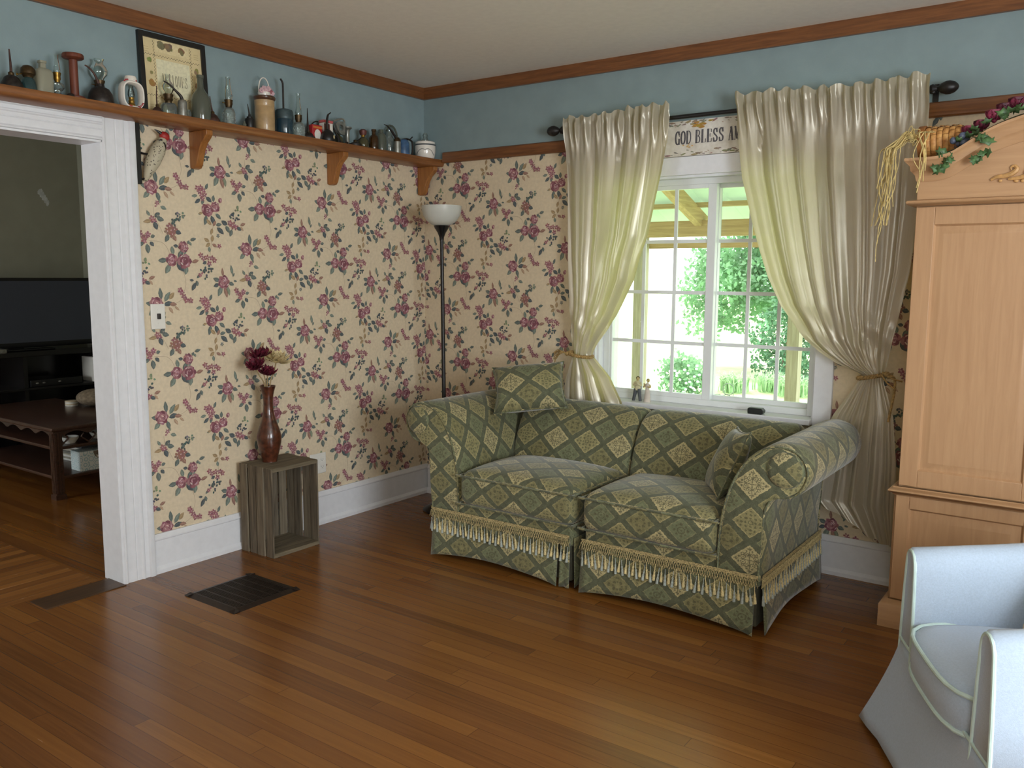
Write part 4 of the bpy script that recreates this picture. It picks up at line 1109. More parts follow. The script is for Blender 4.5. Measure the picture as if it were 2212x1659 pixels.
# doors
def door(x0,x1,z0,z1,fr,deep,knob,nm='door'):
    g=MB();y=AYF
    g.box(x0,x0+fr,y,y+.02,z0,z1).box(x1-fr,x1,y,y+.02,z0,z1).box(x0+fr,x1-fr,y,y+.02,z0,z0+fr).box(x0+fr,x1-fr,y,y+.02,z1-fr,z1)
    d=g.build(nm,PINE,t,world=aw,bevel=.002)
    a0,a1,b0,b1=x0+fr,x1-fr,z0+fr,z1-fr
    g=MB();rings=[(0,.002),(.006,.010),(.012,.010),(.012+deep,.003),(.016+deep,.003)]
    rows=[[(a0+i,y+yy,b0+i),(a1-i,y+yy,b0+i),(a1-i,y+yy,b1-i),(a0+i,y+yy,b1-i)] for i,yy in rings]
    b=g.grid(rows,closed=True);g.face([b+4*(len(rings)-1)+k for k in range(4)]);g.build('panel',PINE,d,world=aw,sharp=20)
    return d
for x0,x1,k in ((AXL+.004,AM-.003,1),(AM+.003,AXR-.004,-1)):
    d=door(x0,x1,.585,1.664,.066,.02,None)
    kx=x1-.03 if k==1 else x0+.03
    MB().lathe([(0,0),(.008,0),(.006,.01),(.013,.018),(.012,.026),(0,.03)],n=14).xf(Matrix.Translation((kx,AYF,1.1))@Matrix.Rotation(PI/2,4,'X')).build('knob',PINE,d,world=aw)
    d=door(x0-.006 if k==1 else x0,x1 if k==1 else x1+.006,.118,.543,.05,.026,None,'drawer')
# carved scroll
g=MB();g2=[]
ORN=mat('carved_pine',C(196,152,96),.5,noise=.15,scale=60)
for s in (-1,1):
    def sp(P,r): 
        g.tube(smooth([(AM+s*x,AYF-.004,z) for x,z in P],5),[r*max(.25,math.sin(PI*min(1,.15+.85*k/((len(P)-1)*5)))) for k in range((len(P)-1)*5+1)],7)
    sp([(.245,1.752),(.225,1.762),(.20,1.764),(.178,1.772),(.165,1.785),(.172,1.797),(.184,1.793),(.182,1.783)],.009)
    sp([(.19,1.752),(.15,1.756),(.125,1.768),(.105,1.79),(.112,1.81),(.13,1.808),(.132,1.795)],.0095)
    sp([(.12,1.75),(.09,1.762),(.06,1.79),(.045,1.82),(.02,1.83)],.010)
    sp([(.14,1.77),(.12,1.8),(.09,1.815),(.07,1.84)],.008)
    for x,z,rr in ((.215,1.748,.007),(.165,1.745,.008),(.145,1.744,.007),(.1,1.742,.009),(.06,1.75,.010)): g.ell((AM+s*x,AYF-.003,z),(rr,.005,rr*.8),8,5)
g.ell((AM,AYF-.004,1.79),(.022,.008,.03),10,7)
g.build('carved_scroll',ORN,t,world=aw,weld=False)

# ------------------------------------------------------------------ basket, raffia and garland on the armoire
WICK=mat('woven_split_wood',C(170,112,56),.6,noise=.3,scale=50,col2=C(214,164,96))
t=thing('wicker_basket','small woven splint basket lying on its side on the armoire top','basket',(2.985,-.385,1.846))
M=Matrix.Translation((-.07,0,.066))@Matrix.Rotation(R(87),4,'Y')@Matrix.Scale(1.08,4)
g=MB();nk=26
for i in range(7):
    z0=.012*1.6*i
    for k in range(nk):
        a0,a1=2*PI*k/nk,2*PI*(k+1)/nk;o=.0025 if (k+i)%2 else -.0005
        rr=.05+.008*(1-i/7)+o
        rows=[]
        for zz,q in ((z0,-.001),(z0+.005,.0015),(z0+.012,.0015),(z0+.0175,-.001)):
            rows.append([((rr+q)*math.cos(a)*1.0,(rr+q)*math.sin(a)*1.15,zz) for a in (a0,(a0+a1)/2,a1)])
        g.grid(rows)
g.lathe([(0,.132),(.05,.132),(.051,.128)],n=24);g.lathe([(.052,.0),(.0505,.132)],n=26)
g.xf(M);g.build('woven_body',WICK,t,weld=False)
g=MB();
for zz in (-.004,):
    g.lathe([(.058,zz),(.064,zz),(.064,zz+.02),(.058,zz+.02),(.058,zz)],n=28)
for i in range(len(g.v)): g.v[i]=(g.v[i][0],g.v[i][1]*1.13,g.v[i][2])
g.xf(M);g.build('rim',mat('splint_rim',C(150,96,44),.6,noise=.2),t)
# raffia
t=thing('raffia_bow','bunch of pale raffia hanging over the left edge of the armoire','raffia',(2.89,-.44,1.93))
g=MB();rnd.seed(9)
for k in range(30):
    a=rnd.uniform(-.02,.02);l=rnd.choice([.16,.22,.3,.36,.40,.44])*rnd.uniform(.8,1.1);b=rnd.uniform(-.018,.018)
    ox=rnd.uniform(-.035,.005)
    P=[(rnd.uniform(.0,.05),rnd.uniform(-.03,.05),rnd.uniform(-.02,.012)),(-.01+a*.5,-.03+b,.012+rnd.uniform(-.01,.01)),(-.035+ox*.5+a,-.055+b,-.03)]
    z=-.05
    x=-.04+ox+a
    while z>-l:
        P.append((x+rnd.uniform(-.012,.012)+(-.03*(z/-.44)),-.065+b+rnd.uniform(-.012,.012),z));z-=.07
    g.tube(smooth(P,4),.0018,4)
for k in range(8):
    g.tube(smooth([(.03+rnd.uniform(0,.06),-.045,.01),(.03+rnd.uniform(0,.05),-.115,-.0),(.03+rnd.uniform(0,.05),-.12,-.08),(.045+rnd.uniform(0,.03),-.118,-.13-rnd.uniform(0,.09))],4),.0018,4)
for k in range(14):
    a=rnd.uniform(0,6.28);q=rnd.uniform(.02,.04)
    g.tube(smooth([(.01,-.02,0),(.01+q*math.cos(a),-.03+rnd.uniform(-.03,.01),q*math.sin(a)+.005),(.01+q*.6*math.cos(a+.8),-.035,q*.7*math.sin(a+.8)+.005),(.01,-.025,.0)],4),.0018,4)
g.build('strands',RAFF,t,weld=False)
# garland
t=thing('flower_garland','artificial garland of magenta roses, grapes and ivy along the armoire pediment','garland',(3.12,-.43,1.90))
IVY=mat('ivy_leaf',C(82,116,70),.5,noise=.3,scale=60);ROS=mat('magenta_rose',C(104,30,54),.6,noise=.35,scale=60);ROS2=mat('pink_rose',C(142,50,78),.6,noise=.3,scale=60);GRA=mat('dusty_grape',C(88,98,120),.4,noise=.25,scale=60)
def ptop(x,o=0.0,y=-.47): return (x-3.12,y+.43,topz(x)+o-1.90)
rnd.seed(31)
def frose(c,r,mm):
    g=MB()
    for l in range(4):
        for k in range(5):
            a=2*PI*(k+.4*l)/5;rr=r*(1-.22*l)
            M=Matrix.Translation(c)@Matrix.Rotation(a,4,'Z')@Matrix.Rotation(R(38+14*l),4,'Y')
            rows=[]
            for i in range(4):
                v=i/3;rows.append([tuple(M@Vector((rr*.25-rr*.2*math.sin(v*1.6)+.0*abs(u),u*rr*(.25+.55*math.sin(PI*(.15+.7*v))),rr*1.15*v))) for u in (-1,-.5,0,.5,1)])
            g.grid(rows)
    g.ell(c,(r*.3,r*.3,r*.45),8,5)
    o=g.build('rose',mm,t,weld=False,solid=.0015);return o
for x,o,y,r,mm in ((3.085,.05,-.44,.03,ROS2),(3.125,.04,-.45,.03,ROS),(3.165,.045,-.45,.034,ROS2),(3.195,.055,-.45,.03,ROS),(3.235,.055,-.45,.034,ROS),(3.30,.05,-.45,.035,ROS),(3.36,.05,-.45,.035,ROS2)): frose(ptop(x,o,y),r,mm)
for k in range(34):
    if k<9: cx_,oo,yy=rnd.uniform(2.995,3.045),rnd.uniform(-.05,.035),-.545
    elif k<18: cx_,oo,yy=rnd.uniform(3.125,3.165),rnd.uniform(-.09,.01),-.55
    else: cx_,oo,yy=rnd.uniform(3.05,3.36),rnd.uniform(.01,.04),rnd.uniform(-.5,-.43)
    c=Vector(ptop(cx_,oo,yy))
    g=MB();sc=rnd.uniform(.6,.95);pts=[(sc*a_,sc*b_,sc*c_) for a_,b_,c_ in ((0,0,0),(.014,.012,.003),(.024,.006,0),(.02,.02,.003),(.03,.028,-.002),(.012,.03,.003),(.0,.044,-.004),(-.012,.03,.003),(-.03,.028,-.002),(-.02,.02,.003),(-.024,.006,0),(-.014,.012,.003))]
    M=Matrix.Translation(c)@Euler((rnd.uniform(1.5,2.7) if k>=18 else rnd.uniform(1.2,1.9)+PI,rnd.uniform(-.5,.5),rnd.uniform(-.8,.8))).to_matrix().to_4x4()
    ctr=M@Vector((0,.022*sc,.004))
    for i in range(12): g.poly([M@Vector(pts[i]),M@Vector(pts[(i+1)%12]),ctr])
    g.build('ivy_leaf',IVY,t,solid=.0008)
for k in range(16):
    c=ptop(rnd.uniform(3.035,3.085),rnd.uniform(.008,.055),rnd.uniform(-.49,-.42));MB().ell(c,(.012,.012,.013),10,7).build('grape',GRA,t)
MB().tube(smooth([ptop(2.99,.01),ptop(3.06,.015),ptop(3.15,.015),ptop(3.25,.015),ptop(3.36,.012)],4),.0035,6).build('vine',mat('vine_stem',C(72,66,44),.8),t)

# ------------------------------------------------------------------ shelf
SZ=2.092
t=thing('wall_shelf','long brown wooden plate shelf on brackets along the left wall','shelf',(0,-2.0,2.05))
g=MB().prism([(.001,2.052),(.150,2.052),(.158,2.058),(.162,2.07),(.162,2.086),(.158,SZ),(.001,SZ)],'y',-3.6,-.001)
g.build('shelf_board',SHELFW,t,world=(0,-2.0,2.05))
for y in (-1.645,-.80,-.065):
    P=[(.001,2.052),(.135,2.052),(.135,2.03),(.12,2.015),(.095,1.995),(.075,1.965),(.062,1.93),(.052,1.90),(.04,1.886),(.02,1.882),(.001,1.888)]
    o=MB().prism(P,'y',y,y+.036);o.build('bracket',BRKW,t,world=(0,-2.0,2.05),bevel=.003)

def on(y,x=.08): return (x,y,SZ)
def place(name,label,cat,y,x=.08,group='antiques on the wall shelf'): return thing(name,label,cat,on(y,x),group=group)
def cone_can(t,r,h,m,spout,sm=None,sr=(.006,.0025)):
    MB().lathe([(0,0),(r,0),(r*1.02,.004),(r,.012),(r*.86,h*.45),(r*.62,h*.8),(r*.42,h*.93),(r*.22,h),(0,h)],n=22).build('body',m,t)
    MB().lathe([(0,h-.002),(r*.26,h-.002),(r*.26,h+.008),(r*.16,h+.012),(0,h+.012)],n=14).build('cap',DBRASS,t)
    n=len(spout);P=smooth(spout,5);k=len(P);MB().tube(P,[sr[0]+(sr[1]-sr[0])*i/(k-1) for i in range(k)],8).build('spout',sm or m,t)
def oil_lamp(t,font,fm,burn_z,burn_r,chim,bm=DBRASS):
    MB().lathe(font,n=22).build('oil_font',fm,t)
    b=MB().lathe([(0,burn_z-.004),(burn_r*.7,burn_z-.004),(burn_r*.75,burn_z+.006),(burn_r*1.0,burn_z+.012),(burn_r*.9,burn_z+.022),(burn_r*1.08,burn_z+.03),(burn_r*1.1,burn_z+.036),(0,burn_z+.036)],n=20).build('burner',bm,t)
    MB().tube([(0,-burn_r*.8,burn_z+.016),(0,-burn_r*1.7,burn_z+.016)],.0016,6).lathe([(0,0),(.006,0),(.006,.003),(0,.003)],n=10).build('wick_knob',BRASS,b)
    if chim: MB().lathe(chim,n=24).build('chimney',CLEAR,t)
# 1 cone oiler
t=place('oil_can','dark cone-shaped oil can with a straight upright spout, far left of the shelf','oil can',-2.455)
cone_can(t,.042,.055,IRON,[(0,0,.06),(0,.0,.10),(0,-.002,.15)],RUST)
# 2 teal lamp base
t=place('oil_lamp','squat teal glass lamp base with a brass burner dome','oil lamp',-2.393)
MB().lathe([(0,0),(.03,0),(.031,.01),(.028,.03),(.024,.046),(.016,.056),(.014,.06),(0,.06)],n=22).build('oil_font',TEAL,t)
b=MB().lathe([(0,.056),(.017,.056),(.02,.064),(.027,.07),(.027,.078),(.025,.09),(.016,.1),(.006,.103),(0,.103)],n=20).build('burner',DBRASS,t)
MB().tube([(0,-.02,.068),(0,-.04,.062)],.0018,6).ell((0,-.041,.062),(.004,.003,.006),8,5).build('wick_knob',BRASS,b)
# 3 square milky bottle
o=MB().lathe([(0,0),(.031,0),(.032,.006),(.032,.085),(.026,.096),(.012,.103),(.011,.12),(.014,.122),(.014,.13),(.009,.13),(.009,.105)],n=32,sq=5,phase=.35).build('glass_bottle',FROST,loc=on(-2.337));tag(o,'tall square milky glass bottle with a narrow neck','bottle','antiques on the wall shelf')
# 4 mini lamp
t=place('oil_lamp','miniature clear glass footed lamp with a bright brass collar','oil lamp',-2.281)
oil_lamp(t,[(0,0),(.024,0),(.024,.006),(.014,.014),(.012,.022),(.022,.032),(.027,.042),(.024,.052),(.012,.06),(0,.06)],CLEAR2,.06,.014,[(.011,.094),(.014,.105),(.012,.125),(.008,.15),(.009,.165)],BRASS)
# 5 small dark jar lid
o=MB().lathe([(0,0),(.017,0),(.018,.006),(.016,.014),(.010,.02),(0,.022)],n=18).build('jar_lid',IRON,loc=on(-2.240,.10));tag(o,'small dark domed lid lying beside the wooden spool','lid','antiques on the wall shelf')
# 6 spool
SPW=wood('red_brown_spool_wood',C(78,36,24),C(116,60,40),'z',.5)
o=MB().lathe([(0,0),(.036,0),(.04,.004),(.04,.012),(.036,.016),(.0165,.02),(.0165,.158),(.036,.162),(.041,.166),(.041,.176),(.038,.181),(.012,.182),(.01,.17),(0,.17)],n=26).build('wooden_spool',SPW,loc=on(-2.213));tag(o,'tall red-brown wooden bobbin with a wide round top','spool','antiques on the wall shelf')
# 7 domed oiler, 8 lamp behind
t=place('oil_can','large dark domed oil can with a spout curving up to the left','oil can',-2.113,.095)
MB().lathe([(0,0),(.05,0),(.052,.005),(.05,.02),(.045,.042),(.034,.06),(.018,.068),(0,.07)],n=24).build('body',IRON,t)
MB().lathe([(0,.066),(.014,.066),(.014,.08),(0,.08)],n=14).build('cap',IRON,t)
MB().tube(smooth([(0,-.004,.07),(0,-.012,.095),(0,-.025,.12),(0,-.045,.138),(0,-.06,.144)],5),[.006-.00016*i for i in range(21)],8).build('spout',RUST,t)
t=place('oil_lamp','glass oil lamp with a round crimped chimney, behind the domed oil can','oil lamp',-2.085,.04)
oil_lamp(t,[(0,0),(.03,0),(.03,.01),(.018,.02),(.022,.04),(.026,.055),(.014,.07),(0,.07)],CLEAR2,.07,.02,[(.017,.106),(.019,.112),(.032,.128),(.036,.145),(.03,.162),(.02,.172),(.019,.18),(.024,.192)],DBRASS)
# 9 white ceramic lantern
CER=mat('white_glazed_ceramic',C(228,222,212),.2,noise=.02,coat=.5)
REDP=mat('red_painted_flowers',C(176,48,56),.4,noise=.3)
t=place('ceramic_lantern','white ceramic lantern-shaped holder with red painted flowers','lantern',-1.972,.085)
ring=[];n=40
rows=[]
for k in range(n):
    a=2*PI*k/n
    yy=.047*math.cos(a);zz=.062+.052*math.sin(a)
    q=(abs(math.cos(a))**3+abs(math.sin(a))**3)**(-1/3);yy,zz=.047*math.cos(a)*q*.95,.06+.055*math.sin(a)*q*.95
    d=Vector((0,math.cos(a),math.sin(a)));row=[]
    for j in range(10):
        b=2*PI*j/10;row.append((.024*math.sin(b),yy+d.y*.009*math.cos(b),zz+d.z*.009*math.cos(b)))
    rows.append(row)
rows.append(rows[0]);g=MB();g.grid(rows,closed=True);g.lathe([(0,0),(.03,0),(.031,.006),(.026,.014),(0,.014)],n=24);g.build('lantern_body',CER,t)
MB().lathe([(0,.116),(.026,.116),(.025,.128),(.021,.138),(.012,.14),(0,.14)],n=24).build('top_knob',CER,t)
g=MB().lathe([(0,.014),(.016,.014),(.016,.022),(.011,.028),(.013,.036),(.01,.042),(.012,.05),(0,.05)],n=18);g.build('brass_burner',BRASS,t)
MB().lathe([(.0105,.05),(.014,.06),(.013,.074),(.009,.088),(.009,.104)],n=18).build('chimney',CLEAR,t)
g=MB();rnd.seed(4)
for yy,zz in ((-.04,.112),(-.034,.117),(-.027,.119),(.0,.121),(.012,.119),(.03,.018),(.036,.024),(.025,.012),(-.02,.014),(-.012,.012),(.04,.03),(.02,.014)):
    g.ell((.022,yy,zz),(.004,.0045,.003),7,4)
g.build('painted_flowers',REDP,t,weld=False)
# 11 small oiler with thin tall spout
t=place('oil_can','small dark red-brown oil can with a needle spout, under the framed print','oil can',-1.856,.09)
cone_can(t,.024,.03,RUST,[(0,0,.034),(0,-.001,.08),(0,.002,.118)],RUST,(.0035,.0015))
# 12 lamp
t=place('oil_lamp','clear glass lamp with a bulbous chimney, before the framed print','oil lamp',-1.79,.075)
oil_lamp(t,[(0,0),(.036,0),(.037,.006),(.035,.045),(.028,.056),(.014,.06),(0,.06)],CLEAR2,.06,.02,[(.015,.096),(.018,.102),(.027,.118),(.026,.134),(.014,.152),(.0105,.17),(.0115,.182)],DBRASS)
# 13 oiler with curved spout
t=place('oil_can','silver-grey pump oil can with a long spout arching to the left','oil can',-1.738,.10)
MB().lathe([(0,0),(.021,0),(.0215,.004),(.0205,.06),(.019,.07),(.012,.078),(0,.08)],n=22).build('body',TINMAT,t)
MB().tube(smooth([(0,0,.074),(0,-.006,.092),(0,-.03,.112),(0,-.062,.135),(0,-.088,.144)],5),[.0085-.0003*i for i in range(21)],8).build('spout',IRON,t)
# 14 jar
o=MB().lathe([(0,0),(.016,0),(.017,.006),(.017,.03),(.013,.036),(.013,.042),(.0105,.042),(.0105,.034)],n=18).build('glass_jar',CLEAR2,loc=on(-1.70,.08));tag(o,'tiny clear glass jar beside the tall bottles','jar','antiques on the wall shelf')
# 15 tall bottle
t=place('glass_bottle','tall old glass bottle with an amber stain, right of the framed print','bottle',-1.634,.088)
MB().lathe([(0,0),(.042,0),(.044,.006),(.043,.09),(.036,.115),(.022,.135),(.014,.15),(.013,.19),(.016,.192),(.016,.205),(.011,.205),(.011,.15),(.03,.118),(.037,.09),(.037,.01),(0,.01)],n=26).build('bottle_body',GREYG,t)
MB().lathe([(0,.011),(.036,.011),(.036,.02),(0,.022)],n=24).build('sediment',mat('dark_sediment',C(50,40,30),.7),t)
t=place('oil_can','small rust-red oil can with a thin upright spout, right beside the tall bottle','oil can',-1.585,.105)
cone_can(t,.032,.04,RUST,[(0,0,.046),(0,-.008,.08),(0,-.012,.118)],RUST,(.0045,.0018))
# 16 hobnail lamp
HOB=glass('hobnail_glass',(.74,.8,.77,1),1.6,.08,.15)
def hob_font(r,h):
    g=MB().lathe([(0,0),(r,0),(r*1.03,.006),(r,h*.75),(r*.8,h*.92),(r*.5,h),(0,h)],n=26)
    for i in range(6):
        for k in range(14):
            a=2*PI*(k+.5*(i%2))/14;g.ell((r*1.0*math.cos(a),r*1.0*math.sin(a),h*(.12+.11*i)),(.0028,.0028,.0028),6,4)
    return g
t=place('oil_lamp','slim hobnail glass lamp with the tallest clear chimney, left of the crock','oil lamp',-1.478)
hob_font(.029,.088).build('oil_font',HOB,t,weld=False)
b=MB().lathe([(0,.086),(.015,.086),(.015,.094),(.019,.104),(.018,.112),(.02,.122),(0,.122)],n=18).build('burner',DBRASS,t)
MB().tube([(0,-.016,.106),(0,-.03,.106)],.0018,6).ell((0,-.031,.106),(.004,.003,.004),8,5).build('wick_knob',BRASS,b)
MB().lathe([(.015,.12),(.019,.14),(.0185,.158),(.012,.19),(.0105,.215),(.0125,.226)],n=22).build('chimney',CLEAR,t)
o=MB().lathe([(0,0),(.011,0),(.011,.02),(.006,.028),(.005,.036),(0,.036)],n=14).build('glass_stopper',GREYG,loc=on(-1.40,.09));tag(o,'tiny grey glass stopper standing left of the black oil can','stopper','antiques on the wall shelf')
# 18 black can
t=place('oil_can','black cylindrical handy oil can with a thin pointed spout','oil can',-1.36)
MB().lathe([(0,0),(.0225,0),(.0235,.003),(.0235,.048),(.0215,.053),(.0,.055)],n=22).build('body',BLACK,t)
MB().lathe([(0,.053),(.0145,.053),(.0145,.062),(.007,.066),(.006,.074),(0,.074)],n=16).build('cap',BLACK,t)
MB().tube([(0,0,.07),(0,-.005,.095),(0,-.010,.122)],[.0045,.0032,.0016],8).build('spout',IRON,t)
# 19 crock with china basket on it
CROCK=mat('tan_stoneware',C(176,146,104),.4,noise=.12,scale=25,coat=.3)
t=place('stoneware_crock','tan stoneware crock with a brown rim, holding a china flower basket','crock',-1.269)
MB().lathe([(0,0),(.045,0),(.0475,.005),(.048,.12),(.0465,.122),(.048,.126),(.048,.154)],n=30).build('crock_body',CROCK,t)
MB().lathe([(.048,.152),(.0535,.158),(.055,.166),(.051,.172),(.044,.17),(.043,.164),(0,.164)],n=30).build('rim',mat('brown_glaze',C(84,54,34),.3,noise=.2,coat=.4),t)
PINKC=mat('pink_china',C(214,178,184),.3,noise=.12,scale=80,coat=.3);PINKD=mat('deep_pink_china',C(170,104,112),.35,noise=.15)
t=thing('china_basket','little pink and white china flower basket sitting on the stoneware crock','ornament',(.08,-1.269,SZ+.168),group='antiques on the wall shelf')
MB().lathe([(0,0),(.026,0),(.028,.006),(.031,.02),(.03,.024),(0,.024)],n=20).build('basket_body',CER,t)
MB().tube([(0,.032*math.cos(PI*k/16),.022+.072*math.sin(PI*k/16)**.8) for k in range(17)],.0028,7).build('handle',CER,t)
for yy,zz,m in ((-.026,.028,PINKC),(0,.034,PINKC),(.024,.032,PINKD),(-.012,.04,PINKC),(.014,.042,PINKC),(.034,.024,PINKC)):
    g=MB()
    for k in range(6):
        a=2*PI*k/6;g.ell((.016+.003*math.cos(a),yy+.008*math.cos(a),zz+.008*math.sin(a)),(.005,.0065,.0065),7,5)
    g.ell((.021,yy,zz),(.004,.005,.005),7,5);g.build('china_flower',m,t,weld=False)
# 21 teal jar can with bent spout
t=place('oil_can','blue-grey glass jar oil can with a tall spout bent at the tip','oil can',-1.148)
g=MB().lathe([(0,0),(.04,0),(.0425,.005),(.0425,.075),(.041,.082),(0,.082)],n=26);g.build('jar_body',glass('blue_jar_glass',C(70,104,120),1.2,.05,.4),t)
MB().lathe([(.0425,.08),(.0445,.084),(.0445,.092),(.043,.118),(.04,.126),(.02,.132),(0,.134)],n=26).build('lid',mat('blue_grey_tin',C(70,86,90),.45,.4,noise=.2),t)
MB().tube(smooth([(0,-.004,.13),(0,-.004,.18),(0,-.004,.245),(0,-.007,.262),(0,-.018,.276)],5),.0048,8).build('spout',IRON,t)
# 22 lamp
t=place('oil_lamp','small hobnail glass lamp standing between the blue jar can and the red tin','oil lamp',-1.07,.095)
hob_font(.03,.078).build('oil_font',HOB,t,weld=False)
b=MB().lathe([(0,.076),(.015,.076),(.015,.084),(.018,.092),(.0175,.104),(.019,.112),(0,.112)],n=18).build('burner',DBRASS,t)
MB().lathe([(.013,.11),(.0165,.128),(.0155,.15),(.0105,.18),(.0105,.205),(.0135,.219)],n=22).build('chimney',CLEAR,t)
# 23 cone oiler
t=place('oil_can','low dark oil can with a tall tapering spike spout, left of the red tin','oil can',-1.01,.10)
cone_can(t,.034,.034,IRON,[(0,-.004,.038),(0,-.004,.09),(0,-.005,.155)],IRON,(.0075,.0015))
# 24 red tin
RED=mat('red_tin_paint',C(172,40,44),.4,noise=.1);WHT=mat('white_tin_paint',C(222,218,208),.4,noise=.06)
t=place('spice_tin','red spice tin with a white oval on its front','tin',-.945,.075)
MB().rbox(-.022,.022,-.034,.034,0,.082,.005,4).build('tin_body',RED,t)
g=MB();g.poly([(.0226,.022*math.cos(2*PI*k/24),.032+.027*math.sin(2*PI*k/24)) for k in range(24)]);g.build('oval_label',WHT,t,sharp=None)
MB().box(.0221,.0228,-.03,.03,.063,.074).build('orange_band',mat('orange_paint',C(196,112,52),.5),t)
MB().tube(smooth([(0,-.024,.08),(0,-.006,.096),(0,.016,.104),(0,.026,.098),(0,.022,.084)],4),.0035,6).build('wire_handle',IRON,t)
t=place('spice_tin','tall white tin with red lid and dark red side behind the black oil can','tin',-.862,.07)
MB().rbox(-.02,.02,-.032,.032,0,.104,.004,4).build('tin_body',WHT,t)
MB().box(.0201,.0208,-.031,.008,.004,.098).build('side_panel',mat('dark_red_paint',C(92,40,38),.5,noise=.2),t)
MB().rbox(-.0208,.0208,-.0328,.0328,.1045,.118,.003,3).build('lid',mat('pale_red_paint',C(190,92,92),.45),t)
t=place('oil_can','round black oil can with a hooked spout standing before the tins','oil can',-.898,.122)
MB().lathe([(0,0),(.037,0),(.039,.005),(.038,.02),(.03,.044),(.016,.058),(.01,.062),(0,.062)],n=24).build('body',BLACK,t)
MB().tube(smooth([(0,-.002,.058),(0,-.004,.1),(0,.002,.132),(0,.01,.142),(0,.024,.152)],5),[.0085-.0003*i for i in range(21)],8).build('spout',IRON,t)
g=MB();g.poly([(.0388,.008+.0045*math.cos(2*PI*k/14),.022+.010*math.sin(2*PI*k/14)) for k in range(14)]);g.poly([(.0392,.008+.0045*math.cos(2*PI*k/14),.022+.010*math.sin(2*PI*k/14)) for k in range(14)]);g.build('label_spot',CRMF,t,sharp=None,weld=False)
# 26 cast tool
t=place('iron_tool','grey cast-iron hand tool with a round hole and an angled arm','tool',-.765,.075)
P=[(-.028,.12),(.03,.128),(.03,.05),(.044,.02),(.02,.012),(-.01,.06),(-.04,.108)]
hole=[(0+.016*math.cos(2*PI*k/20),.094+.016*math.sin(2*PI*k/20)) for k in range(20)]
g=MB()
outer=smooth([(a,b,0) for a,b in ((-.036,.112),(0,.126),(.03,.124),(.03,.09),(.026,.062),(0,.06),(-.02,.075))],4,True)
m_=len(outer);rows=[]
for xx in (-.008,.008):
    pass
hh=[(0.001+.016*math.cos(math.atan2(b-.094,a-.001)),.094+.016*math.sin(math.atan2(b-.094,a-.001))) for a,b,_ in outer]
rows=[[(-.008,a,b) for a,b,_ in outer],[(.008,a,b) for a,b,_ in outer],[(.008,a,b) for a,b in hh],[(-.008,a,b) for a,b in hh],[(-.008,a,b) for a,b,_ in outer]]
g.grid(rows,closed=True);g.build('holed_plate',TINMAT,t)
MB().tube([(0,-.058,.10),(0,-.03,.06),(0,.0,.018),(0,.028,.012),(0,.052,.022)],.006,8).build('angled_arm',IRON,t)
g=MB().tube([(.0,-.033+.02*math.cos(2*PI*k/20),.022+.02*math.sin(2*PI*k/20)) for k in range(21)],.0055,8,cap=False);g.build('ring',IRON,t)
MB().tube(smooth([(0,-.064,.112),(0,-.02,.134),(0,.02,.142),(0,.034,.13)],5),.005,8).build('curved_handle',TINMAT,t)
o=MB().lathe([(0,0),(.022,0),(.0225,.005),(.0225,.045),(.017,.055),(.009,.06),(.0085,.075),(.0,.075)],n=20).build('glass_bottle',OLIVE,loc=on(-.735,.03));tag(o,'olive glass bottle behind the cast-iron hand tool','bottle','antiques on the wall shelf')
o=MB().lathe([(0,0),(.022,0),(.022,.006),(.013,.012),(.0115,.05),(.0125,.09),(.02,.1),(.026,.104),(.026,.11),(0,.11)],n=20).build('candlestick',TINMAT,loc=on(-.69,.05));tag(o,'grey flared candlestick between the iron tool and the glass lamp','candlestick','antiques on the wall shelf')
t=place('oil_can','low dark oil can lid-shaped body at the shelf edge under the iron tool','oil can',-.705,.125)
cone_can(t,.034,.022,IRON,[(0,.006,.026),(0,.024,.034),(0,.046,.05)],IRON,(.005,.002))
# 29 lamp-like bottle with red stopper
t=place('oil_lamp','small round glass lamp with a reddish burner, left of the brown bottle','oil lamp',-.6)
MB().lathe([(0,0),(.027,0),(.03,.006),(.0335,.026),(.03,.046),(.018,.06),(.011,.066),(0,.066)],n=22).build('oil_font',OLIVE,t)
MB().lathe([(0,.064),(.011,.064),(.011,.076),(.0,.076)],n=14).build('collar',BRASS,t)
MB().lathe([(0,.076),(.016,.076),(.02,.086),(.022,.1),(.012,.108),(0,.11)],n=16).build('burner',mat('red_brown_burner',C(104,58,52),.5,.2,noise=.3),t)
# 30 brown bottle
o=MB().lathe([(0,0),(.026,0),(.0275,.005),(.0275,.066),(.022,.08),(.012,.086),(.0115,.104),(.014,.106),(.014,.116),(.009,.116),(.009,.09)],n=22).build('glass_bottle',AMBER,loc=on(-.526,.09));tag(o,'dark amber medicine bottle with a straight neck','bottle','antiques on the wall shelf')
# 31 grey bottle
o=MB().lathe([(0,0),(.03,0),(.0315,.005),(.031,.085),(.026,.102),(.016,.11),(.014,.13),(.011,.13),(.011,.108)],n=22).build('glass_bottle',GREYG,loc=on(-.437,.06));tag(o,'grey-green bottle right of the dark amber bottle','bottle','antiques on the wall shelf')
t=place('glass_cruet','clear cut-glass cruet with a tall arched handle, at the back','cruet',-.345,.035)
g=MB().lathe([(0,0),(.03,0),(.034,.01),(.04,.05),(.036,.085),(.022,.105),(.018,.13),(.02,.14),(.017,.14),(.015,.13),(.019,.104)],n=24);g.build('cruet_body',HOB,t)
MB().tube(smooth([(0,-.02,.135),(0,.0,.168),(0,.04,.162),(0,.065,.12),(0,.058,.06),(0,.035,.045)],5),.0055,8).build('handle',GREYG,t)
